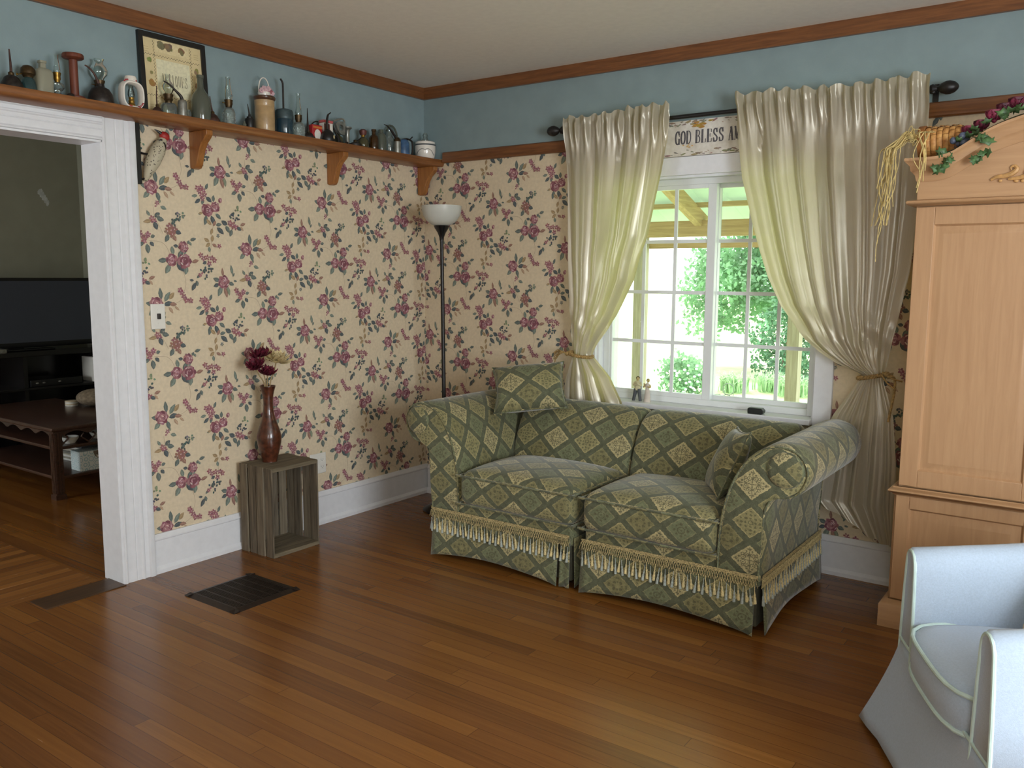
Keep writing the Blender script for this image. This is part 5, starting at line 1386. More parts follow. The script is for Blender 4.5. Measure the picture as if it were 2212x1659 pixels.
# 32 silver oil can
t=place('oil_can','silver oil can with a bronze spout sloping up to the left, before the grey-green bottle','oil can',-.352,.105)
MB().lathe([(0,0),(.022,0),(.0225,.004),(.0215,.07),(.0,.072)],n=22).build('body',TINMAT,t)
MB().lathe([(.0215,.07),(.02,.082),(.01,.094),(0,.096)],n=20).build('shoulder',DBRASS,t)
MB().tube(smooth([(0,-.004,.085),(0,-.03,.11),(0,-.06,.135),(0,-.082,.148),(0,-.105,.152)],5),[.0085-.00033*i for i in range(21)],8).build('spout',IRON,t)
# 33 blue tin
t=place('oil_can','blue pump oil can with a dark loop handle and thumb lever','oil can',-.275,.085)
BLU=mat('blue_enamel',C(66,98,134),.4,noise=.2,scale=40)
MB().lathe([(0,0),(.034,0),(.0355,.005),(.034,.07),(.026,.088),(.016,.094),(.0,.095)],n=24).build('body',BLU,t)
MB().tube(smooth([(0,.005,.094),(0,.03,.1),(0,.06,.096),(0,.074,.084),(0,.075,.04),(0,.066,.012),(0,.03,.012)],5),.0055,8).build('handle',IRON,t)
MB().tube(smooth([(0,-.01,.094),(0,.025,.102),(0,.05,.1),(0,.076,.118)],4),.0035,6).build('lever',IRON,t)
# 34 crock jar
t=place('ceramic_jar','white ceramic jar with a dark band and painted scroll, in the room corner','jar',-.085,.085)
MB().lathe([(0,0),(.05,0),(.056,.01),(.0615,.04),(.0625,.062),(.062,.088),(.06,.09),(.06,.1),(.055,.104),(0,.104)],n=32).build('jar_body',CER,t)
MB().lathe([(.0622,.079),(.0632,.081),(.0632,.085),(.0622,.087)],n=32).build('dark_band',mat('slate_band',C(72,78,82),.4),t)
g=MB();DKB=mat('slate_band',C(72,78,82),.4)
for s in (-1,1):
    P=[(.0625*math.cos(R(-50)+s*a),.0625*math.sin(R(-50)+s*a),z) for a,z in ((.0,.05),(.25,.056),(.5,.052),(.75,.04),(.95,.02))]
    g.tube(smooth(P,4),.0014,5)
g.build('painted_scroll',DKB,t)
MB().lathe([(0,.104),(.024,.104),(.025,.112),(.017,.118),(.013,.13),(.016,.142),(.01,.155),(0,.156)],n=20).build('glass_lid',CLEAR2,t)

# framed print leaning on the wall
t=thing('framed_print','black framed cream print lettered ANTIQUES leaning on the wall shelf','picture',(.03,-1.72,SZ+.0))
M=Matrix.Rotation(R(-3.5),4,'Y')
W_,H_=.335,.362
g=MB();fw=.022
for a in ((-W_/2,-W_/2+fw,0,H_),(W_/2-fw,W_/2,0,H_),(-W_/2+fw,W_/2-fw,0,fw),(-W_/2+fw,W_/2-fw,H_-fw,H_)): g.box(-.008,.010,*a)
g.xf(M);g.build('frame',BLACKW,t,bevel=.001)
g=MB();g.box(-.006,.001,-W_/2+fw-.002,W_/2-fw+.002,fw-.002,H_-fw+.002)
g.xf(M);g.build('print',mat('cream_print_paper',C(214,196,150),.6,noise=.06,scale=15),t)
g=MB();T3=lambda u,v,e:tuple(M@Vector((.001+e,u,v)))
rnd.seed(8)
g.poly([T3(-.085,.10,.0003),T3(.082,.10,.0003),T3(.082,.255,.0003),T3(-.085,.255,.0003)],0,C(222,216,182))
g.poly([T3(-.085,.285,.0003),T3(.082,.285,.0003),T3(.082,.338,.0003),T3(-.085,.338,.0003)],0,C(220,204,160))
def dash(u0,v0,u1,v1,e):
    L=math.hypot(u1-u0,v1-v0);n=int(L/.007);dx,dy=(u1-u0)/L,(v1-v0)/L
    for k in range(n):
        for s in (-1,1):
            if (k+(s>0))%2: continue
            a=(u0+dx*k*.007,v0+dy*k*.007);w=.0022
            q=[(a[0]-dy*0+(-dy*w*(s-1)/1),a[1]+dx*w*(s-1)/1),(a[0]+dx*.006-dy*w*(s-1),a[1]+dy*.006+dx*w*(s-1)),(a[0]+dx*.006-dy*w*s,a[1]+dy*.006+dx*w*s),(a[0]-dy*w*s,a[1]+dx*w*s)]
            g.poly([T3(u,v,e) for u,v in q],0,C(70,64,52))
for u in (-.094,.09): dash(u,.024,u,.338,.0006)
for v in (.094,.27): dash(-.143,v,.143,v,.0007)
text(g,'ANTIQUES',-.064,.148,.048,.0165,.0138,T3,C(128,120,100),thin=.55,th=.001)
def veg(u,v,r,c):
    for k in range(6):
        pts,_=blob(u+rnd.uniform(-.4,.4)*r,v+rnd.uniform(-.4,.4)*r,r*.75,r*.6,rnd.uniform(0,3),None,8,.15)
        g.poly([T3(a,b,.0009+k*1e-5) for a,b in pts],0,dither(c,.22))
for u,v,r,c in ((-.055,.318,.02,C(120,120,84)),(-.02,.318,.02,C(124,104,84)),(.045,.31,.017,C(132,106,80)),(-.118,.245,.012,C(128,132,84)),(-.112,.19,.008,C(140,140,90)),(-.115,.145,.018,C(152,116,72)),(.115,.235,.014,C(140,128,84)),(.12,.17,.014,C(150,120,80)),(-.03,.05,.018,C(126,116,78)),(.04,.05,.018,C(140,110,84)),(.118,.045,.012,C(150,120,84)),(.05,.03,.01,C(176,96,84))): veg(u,v,r,c)
for u,v in ((-.13,.30),(.12,.31),(-.12,.05)):
    for k in range(3): g.poly([T3(u-.012,v-.01*k,.0009),T3(u+.012,v-.01*k,.0009),T3(u+.012,v-.01*k-.0015,.0009),T3(u-.012,v-.01*k-.0015,.0009)],0,C(176,156,112))
g.build('printed_artwork',WAY,t,weld=False,sharp=None)

# woodpecker ornament
t=thing('woodpecker_ornament','carved red-headed woodpecker clinging to a black board beside the door casing','ornament',(0,-1.917,1.92))
MB().box(.001,.026,-.0135,.0135,-.13,.137).build('board',BLACKW,t,bevel=.002)
def speck():
    m,tt,b=nt('speckled_plumage');L=tt.links.new
    tc=N(tt,'ShaderNodeTexCoord');v=N(tt,'ShaderNodeTexVoronoi',inputs={'Scale':95.0});L(tc.outputs['Object'],v.inputs['Vector'])
    r=N(tt,'ShaderNodeMapRange',inputs={1:.22,2:.3});L(v.outputs['Distance'],r.inputs[0])
    mx=N(tt,'ShaderNodeMix',data_type='RGBA');mx.inputs[6].default_value=C(70,62,54);mx.inputs[7].default_value=C(182,174,150);L(r.outputs[0],mx.inputs[0]);L(mx.outputs[2],b.inputs['Base Color']);b.inputs['Roughness'].default_value=.6
    return m
P=smooth([(.03,.026,-.115),(.034,.038,-.08),(.04,.058,-.03),(.043,.083,.02),(.043,.102,.055),(.043,.114,.075)],5)
rr=[(.006),(.02),(.033),(.034),(.024),(.016)]
rad=[interp([(i*5,r) for i,r in enumerate(rr)],k) for k in range(len(P))]
MB().tube(P,rad,16).build('body',speck(),t)
g=MB().ell((.046,.118,.088),(.018,.024,.02),14,9,rot=Matrix.Rotation(R(-20),3,'X'));g.build('head',mat('red_head_paint',C(168,44,40),.5,noise=.1),t)
MB().tube([(.047,.1,.098),(.047,.085,.106),(.047,.07,.112)],[.008,.005,.001],8).build('beak',BLACK,t)
g=MB();g.tube(smooth([(.05,.092,.07),(.055,.1,.05),(.056,.105,.03),(.054,.112,.02)],4),[.008,.012,.011,.013,.014,.014,.014,.013,.012,.01,.009,.006,.004],10)
g.tube(smooth([(.058,.088,.045),(.066,.078,.01),(.062,.068,-.03)],4),[.007]*9,8);g.build('dark_wing',BLACK,t)
g=MB().tube([(.03,.03,-.1),(.03,.012,-.11)],.005,6).tube([(.04,.045,-.0),(.026,.012,.004)],.005,6);g.build('claws',BLACK,t)

# ------------------------------------------------------------------ window sill things
def person_fig(kind,t):
    CL=mat('figurine_cream',C(196,188,150),.7,noise=.1);DK=mat('figurine_grey',C(76,80,84),.7,noise=.15);HR=mat('figurine_hair',C(96,84,48),.7,noise=.2);SK=mat('figurine_skin',C(178,158,104),.7);DR=mat('figurine_dress',C(202,192,180),.7,noise=.08)
    if kind=='m':
        for s,x0,xf in ((-1,-.010,-.022),(1,.010,.018)):
            MB().tube([(x0*.9,0,.066),(x0*1.25,0,.045),((x0+xf)/2,0,.03),(xf,0,.004),(xf,0,0)],[.0105,.0105,.009,.008,.0085],10).build('trouser_leg',DK,t)
        g=MB();g.grid([[(r*1.05*math.cos(2*PI*k/16),r*.62*math.sin(2*PI*k/16),z) for k in range(16)] for r,z in ((.0005,.056),(.016,.058),(.0165,.07),(.0155,.08),(.0185,.094),(.018,.102),(.008,.107),(.006,.112),(.0005,.112))],closed=True);g.build('torso',CL,t)
        MB().tube(smooth([(-.017,0,.1),(-.021,-.004,.088),(-.012,-.012,.085),(.006,-.014,.093)],4),.0052,8).build('arm',CL,t)
        MB().tube(smooth([(.017,0,.1),(.024,-.004,.085),(.014,-.013,.09),(.004,-.014,.1)],4),.0052,8).build('arm',CL,t)
        h=MB().ell((.003,-.001,.121),(.0095,.0105,.0115),14,9).build('head',SK,t);MB().ell((.002,.001,.1235),(.0108,.0112,.0105),14,9).build('hair',HR,h)
    else:
        g=MB();g.grid([[(r*math.cos(2*PI*k/18),r*.78*math.sin(2*PI*k/18),z) for k in range(18)] for r,z in ((.0005,0),(.0195,0),(.0185,.012),(.0155,.04),(.0115,.066),(.0105,.074),(.0135,.088),(.0145,.094),(.007,.1),(.0045,.106),(.0005,.106))],closed=True);g.build('dress',DR,t)
        MB().tube(smooth([(-.013,0,.093),(-.021,-.004,.08),(-.012,-.011,.085),(-.014,-.012,.1)],4),.004,8).build('arm',SK,t)
        MB().tube(smooth([(.013,0,.093),(.019,-.005,.08),(.004,-.012,.084)],4),.004,8).build('arm',SK,t)
        h=MB().ell((.004,0,.115),(.008,.009,.0095),14,9).build('head',SK,t);MB().ell((.002,.002,.117),(.009,.009,.009),14,9).ell((-.006,.006,.113),(.005,.005,.005),8,6).build('hair',HR,h)
t=thing('figurine','small carved man figurine in grey trousers on the window sill','figurine',(1.512,.0,.733));person_fig('m',t)
t=thing('figurine','small carved woman figurine in a long pale dress on the window sill','figurine',(1.575,-.006,.733));person_fig('w',t)
o=MB().prism([(-.036,0),(.03,0),(.04,.008),(.04,.02),(.03,.03),(-.032,.03),(-.038,.024),(-.038,.006)],'y',-.018,.018).build('small_case',mat('black_rubber',C(30,34,32),.45,noise=.1),loc=(2.178,-.03,.733),bevel=.002);tag(o,'small black case lying on the window sill','case')

# ------------------------------------------------------------------ armchair
SLIP=mat('pale_blue_slipcover',C(168,184,202),.85,noise=.04,scale=200,bump=.3,bscale=420,sheen=.25)
PIPE=mat('pale_green_piping',C(190,212,206),.7,noise=.04)
ca=(3.609,-1.542,0)
t=thing('armchair','pale blue slipcovered armchair with piped edges in the right foreground','armchair',ca,R(206))
# local: +x is the front, +y the arm nearest the viewer
def chair_arm(s):
    # outline seen from the front: rounded top, splayed foot
    def sec(x,top,wid):
        yc=s*.298;P=[]
        o=s
        out=.042*wid;inn=.042*wid
        pts=[(yc-o*(inn+.014),.24),(yc-o*(inn+.008),.40),(yc-o*inn*.98,top-.06),(yc-o*inn*.8,top-.022),(yc-o*inn*.4,top-.004),(yc,top),(yc+o*out*.45,top-.004),(yc+o*out*.85,top-.022),(yc+o*out,top-.06),(yc+o*(out+.012),.42),(yc+o*(out+.022),.24)]
        return [(x,a,b) for a,b in pts]
    rows=[]
    for x,top,wd in ((.352,.585,.86),(.358,.605,.96),(.35,.613,1.0),(.25,.622,1.04),(.1,.637,1.1),(-.1,.662,1.18),(-.22,.685,1.25),(-.36,.72,1.3)):
        rows.append(sec(x,top,wd))
    g=MB();g.grid(rows);r=rows[0];c=(.356,s*.298,.42)
    for i in range(len(r)): g.poly([r[i],r[(i+1)%len(r)],c])
    r=rows[-1];c=(-.362,s*.298,.45)
    for i in range(len(r)): g.poly([r[i],r[(i+1)%len(r)],c])
    o=g.build('arm',SLIP,t,solid=.006,sharp=60)
    P=[(.356,a,b) for _,a,b in rows[1]]
    MB().tube(smooth(P,4),.0055,8).build('piping',PIPE,o)
for s in (-1,1): chair_arm(s)
# back
rows=[]
for i in range(13):
    u=-1+2*i/12;y=.32*u
    bow=-.05*u*u
    P=[(-.22-bow*-1,.40),(-.25-bow*-1,.55),(-.285,.66),(-.31,.722-.03*u*u),(-.345,.742-.03*u*u),(-.385,.725-.03*u*u),(-.40,.66),(-.40,.3),(-.41,.25)]
    rows.append([(x,y,z) for x,z in P])
g=MB();g.grid(rows);g.build('backrest',SLIP,t,solid=.006,sharp=60)
MB().tube(smooth([(-.31,.32*u,.722-.03*u*u) for u in (-1,-.5,0,.5,1)],5),.0055,8).build('piping',PIPE,t)
# seat frame and skirt
g=MB()
g.rbox(-.36,.345,-.33,.33,.22,.302,.02,4);g.build('seat_base',SLIP,t)
def loopxy(off,n=10):
    # front bows out a little
    P=[]
    A=[(.362+off,-.36-off),(.362+off,.36+off),(-.40-off,.36+off),(-.40-off,-.36-off)]
    for (a,b) in zip(A,A[1:]+A[:1]):
        for k in range(n):
            q=k/n;x=a[0]+(b[0]-a[0])*q;y=a[1]+(b[1]-a[1])*q
            P.append((x,y))
    return P
rows=[]
for i in range(10):
    v=i/9;off=-.008+.065*v**1.3;z=.315-.307*v
    row=[]
    for k,(x,y) in enumerate(loopxy(off,12)):
        q=(k%12)/12;corner=max(0,1-min(q,1-q)*8)
        w=.012*v*math.sin(k*1.1)*(.4 if corner==0 else 1)
        d=Vector((x,y)).normalized();row.append((x+d.x*(corner*.03*v+w),y+d.y*(corner*.03*v+w),z+.012*v*(1-corner)*(1 if k<12 else .6)))
    rows.append(row)
g=MB();g.grid(rows,closed=True);g.build('skirt',SLIP,t,solid=.005,sharp=60)
MB().tube([(x,y,.318) for x,y in loopxy(-.006,12)]+[(loopxy(-.006,12)[0]+(.318,))],.005,8,cap=False).build('skirt_piping',PIPE,t)
# seat cushion with rounded front corners
def cush(z0,z1,crown):
    g=MB();out=[]
    for k in range(48):
        a=2*PI*k/48;q=(abs(math.cos(a))**4.5+abs(math.sin(a))**4.5)**(-1/4.5)
        out.append((.075+.30*q*math.cos(a)+(.018*math.cos(a) if math.cos(a)>0 else 0),.252*q*math.sin(a)))
    rows=[]
    for s_,z in ((.0,z0),(.6,z0),(.97,z0+.004),(1,z0+.012),(1.008,(z0+z1)/2),(1,z1-.012),(.97,z1+.0),(.85,z1+crown*.45),(.6,z1+crown*.8),(.3,z1+crown),(.001,z1+crown)):
        rows.append([(.075+(x-.075)*s_,y*s_,z) for x,y in out])
    g.grid(rows,closed=True);return g,out
g,out=cush(.305,.412,.022);c=g.build('seat_cushion',SLIP,t,sharp=None)
for zz in (.409,.311):
    MB().tube([(x*1.0,y,zz) for x,y in out]+[(out[0][0],out[0][1],zz)],.0058,8,cap=False).build('piping',PIPE,c)
# little cushion on the chair
M=frame_from((-.62,-.55,.55),(.15,.2,.9))
t=thing('accent_pillow','beige ruffled pillow lying on the pale blue armchair seat','pillow',(3.60,-1.47,.545));t.rotation_euler=M.to_euler()
pillow_mesh(.30,.26,.10).build('cover',mat('beige_linen',C(206,192,172),.85,noise=.06,scale=150,bump=.3,bscale=300),t,sharp=None)
rows=[]
g=MB();K=160
def per(q):
    q=q%1*4;i=int(q);f=q-i;cs=[(-1,-1),(1,-1),(1,1),(-1,1)];a=cs[i];b=cs[(i+1)%4];s,tt=a[0]+(b[0]-a[0])*f,a[1]+(b[1]-a[1])*f
    return s*.15*(1-.1*(1-tt*tt)*abs(s)**3),tt*.13*(1-.1*(1-s*s)*abs(tt)**3)
for o_ in (0,.5,1):
    row=[]
    for k in range(K+1):
        x,y=per(k/K);d=Vector((x,y)).normalized();row.append((x+d.x*.014*o_,y+d.y*.014*o_,.005*o_*math.sin(k*1.9)))
    rows.append(row)
g.grid(rows);g.build('ruffle',mat('beige_linen',C(206,192,172),.85),t,weld=False)

# ------------------------------------------------------------------ adjoining room things
MAHOG=wood('dark_mahogany',C(46,30,24),C(82,56,44),'x',.3,.2)
TVB=mat('black_gloss_plastic',C(18,18,20),.25,noise=.05)
t=thing('television','large black flat television standing on the dark media stand','television',(-3.30,-1.0,.80))
MB().rbox(-.03,.03,-.62,.62,.02,.556,.008,3).build('bezel',TVB,t)
MB().box(.0302,.0312,-.595,.595,.06,.532).build('screen',mat('screen_with_reflection',C(62,67,78),.3,noise=.05,scale=2),t)  # screen colour lightened to paint in the room's reflection
g=MB().rbox(-.1,.1,-.25,.25,0,.014,.006,3).box(-.015,.015,-.05,.05,.012,.05);g.build('stand_foot',TVB,t)
t=thing('media_stand','black glossy media stand with open shelves under the television','stand',(-3.34,-1.0,0))
BLKG=mat('black_lacquer',C(22,20,20),.2,noise=.05)
for z0,z1 in ((.76,.80),(.50,.52),(.26,.28),(.04,.08)): MB().box(-.22,.2,-.66,.655,z0,z1).build('shelf_board',BLKG,t,bevel=.003)
for y in (-.66,-.02,.625): MB().box(-.21,.18,y,y+.03,.0,.76).build('upright',BLKG,t)
MB().box(-.22,-.21,-.65,.645,.08,.76).build('back_panel',BLKG,t)
o=MB().rbox(-.08,.1,-.03,.03,0,.20,.006,3).build('game_console',mat('white_plastic',C(226,224,216),.35),loc=(-3.24,-.46,.5205));tag(o,'white upright game console on the media stand shelf','console')
t=thing('disc_player','black disc player with small silver buttons on the media stand','player',(-3.28,-.78,.5205))
MB().rbox(-.13,.13,-.2,.2,0,.055,.004,3).build('case',TVB,t);g=MB()
for y in (-.15,-.1,.02): g.ell((.131,y,.03),(.004,.012,.006),8,5)
g.build('buttons',TINMAT,t,weld=False)
o=MB().rbox(-.05,.05,-.16,.16,0,.035,.01,3).build('sound_bar',TINMAT,loc=(-3.11,-1.33,.8005));tag(o,'slim silver device lying before the television','device')
# coffee table
t=thing('coffee_table','dark carved coffee table with shelves in the adjoining room','table',(-2.27,-1.24,0))
x0,x1,y0,y1=-.63,.61,-.31,.31
MB().rbox(x0-.02,x1+.02,y0-.02,y1+.02,.43,.455,.008,3).build('tabletop',MAHOG,t)
for x in (x0,x1-.05):
    for y in (y0,y1-.05):
        g=MB().box(x,x+.05,y,y+.05,.03,.43).box(x-.008,x+.058,y-.008,y+.058,0,.03)
        for k in (0,1,2): g.box(x+.004+k*.016,x+.014+k*.016,y-.004,y+.054,.04,.42).box(x-.004,x+.054,y+.004+k*.016,y+.014+k*.016,.04,.42)
        g.build('leg',MAHOG,t,weld=False)
for z in (.31,.125): MB().rbox(x0+.005,x1-.005,y0+.005,y1-.005,z,z+.02,.005,3).build('shelf_board',MAHOG,t)
def arch(a0,a1,n):
    pts=[(a0,.43),(a0,.40)];w=(a1-a0)/n
    for k in range(n):
        for q in range(0,9):
            pts.append((a0+w*k+w*(.06+.88*q/8),.395+.024*math.sin(PI*q/8)))
    pts+=[(a1,.40),(a1,.43)];return pts
MB().prism(arch(y0+.05,y1-.05,3),'x',x1-.02,x1-.006).build('apron',MAHOG,t)
MB().prism(arch(x0+.05,x1-.05,6),'y',y0+.006,y0+.02).build('apron',MAHOG,t)
MB().prism(arch(x0+.05,x1-.05,6),'y',y1-.02,y1-.006).build('apron',MAHOG,t)
g=MB()
for k in range(4):
    for s in (-1,1):
        a=y0+.05+(k)*(.52/3);g.tube(smooth([(x1-.013,a,.335),(x1-.013,a+s*.02,.352),(x1-.013,a+s*.045,.375),(x1-.013,a+s*.03,.395)],4) if y0+.03<a+s*.045<y1-.03 else [(x1-.013,a,.335),(x1-.013,a,.39)],.005,6)
g.build('scroll_fret',MAHOG,t,weld=False)
CHI=mat('white_china',C(214,214,206),.25,noise=.05)
for i,(x,y,lb) in enumerate(((.53,-.17,'white china dish on the table shelf nearest the doorway leg'),(.50,.03,'white china dish deeper on the coffee table shelf'))):
    o=MB().lathe([(0,0),(.03,0),(.034,.006),(.05,.03),(.054,.042),(.05,.042),(.03,.012),(0,.012)],n=22).build('china_dish',CHI,loc=(-2.27+x,-1.24+y,.3305));tag(o,lb,'dish','dishes in the coffee table')
PAPR=mat('magazine_paper',C(206,206,198),.6,noise=.1)
MAGC=[C(206,206,200),C(150,146,132),C(214,212,206),C(166,160,140),C(120,118,110),C(190,186,172),C(212,212,210),C(90,92,96)]
rnd.seed(14)
ML=['pale magazine at the bottom of the coffee table pile','tan magazine second from the bottom of the table pile','white magazine third from the bottom of the table pile','buff magazine in the middle of the coffee table pile','dark grey magazine above the buff one in the pile','cream magazine third from the top of the table pile','white booklet second from the top of the table pile','black booklet topmost on the coffee table pile']
z=.1455
for k in range(8):
    h=.012+.006*rnd.random();a=rnd.uniform(-.12,.12)
    wd,dp=(.26,.2) if k<6 else (.2,.15)
    o=MB().rbox(-wd/2,wd/2,-dp/2,dp/2,0,h,.002,2).build('magazine',mat('magazine_cover_%d'%k,MAGC[k],.5,noise=.1),loc=(-2.03+rnd.uniform(-.012,.012),-1.17+rnd.uniform(-.01,.01),z));o.rotation_euler=(0,0,a);tag(o,ML[k],'magazine','magazines piled in the coffee table');z+=h+.0004
t=thing('tissue_box','pale blue patterned tissue box on the lower table shelf','tissue box',(-1.745,-1.245,.1455))
def dots():
    m,tt,b=nt('patterned_card');L=tt.links.new
    tc=N(tt,'ShaderNodeTexCoord');v=N(tt,'ShaderNodeTexVoronoi',inputs={'Scale':28.0,'Randomness':.3});L(tc.outputs['Object'],v.inputs['Vector'])
    w_=N(tt,'ShaderNodeMath',operation='SINE');mu=N(tt,'ShaderNodeMath',operation='MULTIPLY');mu.inputs[1].default_value=26;L(v.outputs['Distance'],mu.inputs[0]);L(mu.outputs[0],w_.inputs[0])
    mx=N(tt,'ShaderNodeMix',data_type='RGBA');mx.inputs[6].default_value=C(214,222,220);mx.inputs[7].default_value=C(146,182,190);L(w_.outputs[0],mx.inputs[0]);L(mx.outputs[2],b.inputs['Base Color']);b.inputs['Roughness'].default_value=.5;return m
MB().rbox(-.06,.06,-.135,.135,0,.125,.003,3).build('carton',dots(),t)
g=MB();g.poly([(.0606,.0+.05*math.cos(PI+PI*k/14),.122+.055*math.sin(PI+PI*k/14)) for k in range(15)]);g.build('opening',mat('card_inside',C(120,110,96),.8),t,sharp=None)
g=MB();rows=[[(.0612+.004*math.sin(k*1.3+i),-.032+.064*k/8,.075+.006*math.sin(k)+.02*i/3) for k in range(9)] for i in range(4)];g.grid(rows);g.build('tissue',CHI,t)
t=thing('coaster_set','short stack of striped white coasters on the coffee table','coasters',(-2.45,-1.03,.4555))
for k in range(4): MB().lathe([(0,0),(.042,0),(.043,.002),(.043,.006),(.042,.008),(0,.008)],n=24,cz=k*.0095).build('coaster',CHI if k%2==0 else mat('tan_coaster',C(190,176,150),.6),t)
o=MB().ell((0,0,0),(.12,.12,.06),26,13).build('round_cushion',mat('brown_fur_cushion',C(126,112,92),.9,noise=.2,scale=60,bump=.6,bscale=120),loc=(-2.33,-.925,.5155));tag(o,'flattened round brown cushion lying on the coffee table','cushion')

# ------------------------------------------------------------------ outdoors
GRASS=mat('sunlit_lawn',C(176,196,140),.9,noise=.12,scale=2.5)
o=MB();rows=[[(x,y,-.42+.05*math.sin(x*.4)*math.sin(y*.3)-(0 if y<20 else .0)) for x in (-60,-40,-25,-15,-8,-4,-1,2,5,9,16,30)] for y in (.2,2,4,6,8,11,15,20,28,40,60,90)];o.grid(rows)
struct(o.build('ground',GRASS))
TIMB=wood('porch_timber',C(160,134,94),C(194,168,124),'x',.75,0,scale=4)
TIMY=wood('porch_rafter_timber',C(160,134,94),C(194,168,124),'y',.75,0,scale=4)
TIMZ=wood('porch_post_timber',C(146,138,116),C(178,170,148),'z',.8,0,scale=4)
t=thing('porch','timber porch with a metal roof coloured by painted lawn light outside the window','porch',(1.0,1.3,-.42))
po=(1.0,1.3,-.42)
def roofz(y): return 1.90+.36*(2.4-y)
for x in (.285,1.59): MB().box(x-.045,x+.045,2.355,2.445,-.42,1.84).build('post',TIMZ,t,world=po)
g=MB().box(-3,4.5,2.36,2.44,1.715,1.84);g.build('beam',TIMB,t,world=po)
g=MB().box(-3,4.5,2.45,2.47,1.625,1.69);g.build('fascia_board',TIMB,t,world=po)
for x in (-1.6,-.4,.8,2.0,3.2):
    g=MB();rows=[[(x-.03,y,roofz(y)-.12),(x+.03,y,roofz(y)-.12),(x+.03,y,roofz(y)),(x-.03,y,roofz(y))] for y in (.16,2.5)];b=g.grid(rows,closed=True);g.face([b,b+1,b+2,b+3]);g.face([b+7,b+6,b+5,b+4]);g.build('rafter',TIMY,t,world=po)
for y in (.5,1.15,1.8,2.3): MB().box(-3,4.5,y-.04,y+.04,roofz(y),roofz(y)+.035).build('purlin',TIMB,t,world=po)
g=MB();rows=[]
xs=[-3+.0375*k for k in range(201)]
for y in (.16,2.7): rows.append([(x,y,roofz(y)+.05+(.018 if (k%6) in (0,) else .0)) for k,x in enumerate(xs)])
g.grid(rows);g.build('roof_sheet',mat('lawn_lit_metal_roof',C(150,176,142),.5,.0,noise=.06,scale=3,trans=.25),t,world=po)  # green light reflected off the lawn is put into the roof colour
def leaves(mb,c,r,n,size,fill=.55):
    for _ in range(n):
        v=Vector((rnd.gauss(0,1),rnd.gauss(0,1),rnd.gauss(0,1))).normalized()*(fill+(1-fill)*rnd.random())
        # clumped outline
        k=1+.16*math.sin(5*v.x+3*v.z)*math.sin(4*v.y+2)+.12*math.sin(11*v.z+7*v.x)
        p=Vector(c)+Vector((v.x*r[0],v.y*r[1],v.z*r[2]))*k
        a=Vector((rnd.gauss(0,1),rnd.gauss(0,1),rnd.gauss(0,1)-.4)).normalized();b=a.orthogonal().normalized()
        s=size*rnd.uniform(.6,1.3)
        mb.poly([p,p+a*s*.5+b*s*.28,p+a*s,p+a*s*.5-b*s*.28])
LEA=mat('glare_paled_leaves',C(138,182,136),.6,noise=.3,scale=1.5,trans=.4)  # leaf colour raised and paled to paint in overexposure glare
CON=mat('conifer_leaves',C(112,156,118),.7,noise=.3,scale=2,trans=.25)
BARK=mat('bark',C(96,80,62),.9,noise=.3,scale=12)
rnd.seed(3)
t=thing('leafy_tree','large leafy tree on the lawn beyond the right pane','tree',(-1.55,12.2,-.42))
g=MB()
for c,r,n in (((.3,0,3.3),(1.9,1.6,1.8),7000),((-1.45,0,1.55),(.8,.8,.95),2300),((-.4,-.3,1.75),(1.1,.9,.85),2600),((-1.0,-.3,2.3),(.8,.9,.9),1800),((1.2,-.2,1.9),(1.3,1.1,1.0),3800),((.1,-.8,1.75),(.9,.8,.7),2000)): leaves(g,c,r,n,.11)
g.build('foliage',LEA,t,weld=False,sharp=None)
g=MB().tube([(0,0,0),(.05,0,1.0),(.0,0,2.2),(.2,0,3.4)],[.16,.13,.1,.05],8).tube([(.05,0,1.4),(-.5,-.1,2.2),(-1,-.2,2.7)],[.07,.05,.02],6).tube([(.03,0,1.5),(.7,-.1,2.1),(1.2,-.2,2.6)],[.07,.05,.02],6);g.build('trunk',BARK,t)
t=thing('conifer_shrub','dark green rounded shrub beneath the tree, beside the porch post','shrub',(-1.05,10.6,-.42))
g=MB();leaves(g,(0,0,.72),(.62,.5,.8),2600,.09,.7);g.build('foliage',CON,t,weld=False,sharp=None);MB().tube([(0,0,0),(0,0,.7)],[.05,.02],6).build('stem',BARK,t)
t=thing('flowering_bush','pale flowering bush low on the lawn, left of the grassy clumps','shrub',(-1.95,8.3,-.42))
g=MB();leaves(g,(0,0,.3),(.42,.35,.34),1100,.08,.5);g.build('foliage',LEA,t,weld=False,sharp=None)
g=MB()
for k in range(46):
    v=Vector((rnd.gauss(0,1),rnd.gauss(0,1)-.6,rnd.gauss(0,1))).normalized();g.ell((v.x*.44,v.y*.37,.3+v.z*.35),(.025,.025,.02),6,4)
g.build('blossoms',mat('pale_lilac_blossom',C(210,206,222),.7),t,weld=False)
BLADE=mat('glare_paled_blades',C(172,206,158),.6,noise=.2,scale=5,trans=.35)  # blade colour carries the pale glare of overexposure
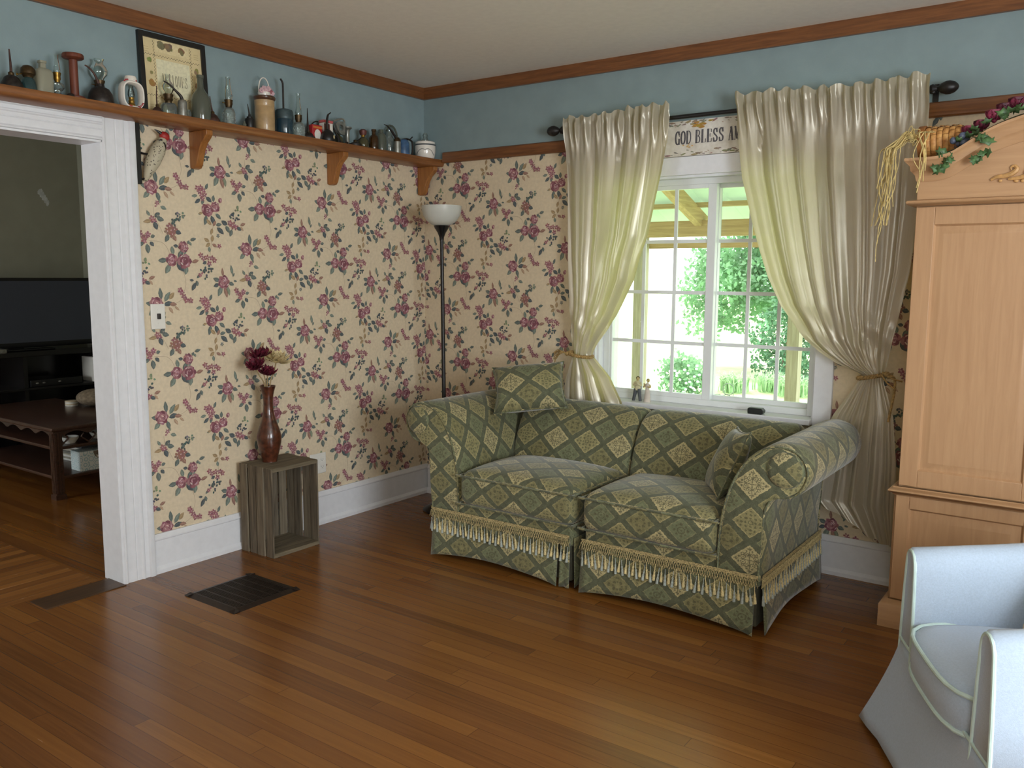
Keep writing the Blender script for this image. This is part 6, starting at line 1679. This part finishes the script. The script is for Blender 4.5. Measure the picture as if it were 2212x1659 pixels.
for i,(x,y,lb) in enumerate(((-1.38,8.9,'clump of arching daylily leaves next to the flowering bush'),(-.92,9.35,'clump of arching daylily leaves in the middle of the bed'),(-.45,9.0,'clump of arching daylily leaves behind the right porch post'),(-.02,9.4,'clump of arching daylily leaves farthest right in the bed'))):
    g=MB()
    for k in range(150):
        a=rnd.uniform(0,6.28);L_=rnd.uniform(.3,.54);b0=Vector((rnd.gauss(0,.10),rnd.gauss(0,.1),0));d=Vector((math.cos(a),math.sin(a),0));sd=Vector((-d.y,d.x,0))
        rows=[]
        for q in (0,.35,.7,1):
            p=b0+d*(L_*.75*q*q+.03)+Vector((0,0,L_*(1.5*q-.95*q*q)));w=.011*(1-q*.85);rows.append([p-sd*w,p+sd*w])
        g.grid(rows)
    o=g.build('daylily_clump',BLADE,loc=(x,y,-.42),weld=False,sharp=None);tag(o,lb,'plant','daylily clumps in the garden bed')
t=thing('wire_trellis','thin wire hoop edging standing in the lawn outside the window','trellis',(-.2,6.5,-.42))
WIRE=mat('green_wire',C(90,104,90),.5)
g=MB()
for c,z,r in ((-.32,.36,.075),(-.46,.20,.085),(-.335,.22,.07)):
    g.tube([(c+r*math.cos(2*PI*k/24),0,z+r*math.sin(2*PI*k/24)) for k in range(25)],.006,5,cap=False)
for x in (-.25,-.55): g.tube([(x,0,0),(x,0,.44)],.004,5)
g.build('hoops',WIRE,t)
# ------------------------------------------------------------------ light, world, camera
wld=bpy.data.worlds.new('sky');SC.world=wld;wld.use_nodes=True
b=wld.node_tree.nodes['Background'];b.inputs[0].default_value=(.93,.97,1,1);b.inputs[1].default_value=4.2
def area(name,loc,rot,sx,sy,power,col,portal=False):
    l=bpy.data.lights.new(name,'AREA');l.shape='RECTANGLE';l.size=sx;l.size_y=sy;l.energy=power;l.color=col
    if portal:l.cycles.is_portal=True
    o=bpy.data.objects.new(name,l);COL.objects.link(o);o.location=loc;o.rotation_euler=rot;return o
area('sky_portal_window',((WX0+WX1)/2,.16,(WZ0+WZ1)/2),(R(-90),0,0),WX1-WX0,WZ1-WZ0,1,(1,1,1),True)
area('daylight_side_window',(RX+.02,(RW[0]+RW[1])/2,(RW[2]+RW[3])/2),(0,R(90),0),RW[3]-RW[2],RW[1]-RW[0],132,(.88,.95,1))
area('fill_adjoining_room',(-2.1,FY-.02,1.4),(R(90),0,0),1.6,1.3,60,(.92,.97,1))  # area lamp added to brighten the adjoining room
area('daylight_front_window',((BW[0]+BW[1])/2,FY-.02,(BW[2]+BW[3])/2),(R(90),0,0),BW[1]-BW[0],BW[3]-BW[2],28,(.92,.97,1))
sl=bpy.data.lights.new('sun','SUN');sl.energy=6.0;sl.angle=R(6);sl.color=(1,.96,.88)
so=bpy.data.objects.new('sun',sl);COL.objects.link(so);so.rotation_euler=Vector((.40,-.32,-.86)).to_track_quat('-Z','Y').to_euler()
cam=bpy.data.cameras.new('camera');co=bpy.data.objects.new('camera',cam);COL.objects.link(co)
cam.sensor_fit='HORIZONTAL';cam.sensor_width=36;cam.lens=1839.4/2212*36;cam.clip_start=.05;cam.clip_end=300
fw=Vector((-.57899952,.80538736,-.12692815));rt=Vector((.81147857,.58434968,.0061621));up=Vector((-.0791333,.09943162,.99189277))
Mx=Matrix((rt,up,-fw)).transposed().to_4x4();Mx.translation=(3.61237,-4.07583,1.40);co.matrix_world=Mx
SC.camera=co
SC.view_settings.view_transform='Standard';SC.view_settings.look='None';SC.view_settings.exposure=0;SC.view_settings.gamma=1;SC.view_settings.use_curve_mapping=False
SC.cycles.use_denoising=True
SC.cycles.max_bounces=10;SC.cycles.diffuse_bounces=6;SC.cycles.glossy_bounces=4;SC.cycles.transmission_bounces=6;SC.cycles.transparent_max_bounces=24
SC.cycles.sample_clamp_indirect=6
bpy.context.view_layer.update()
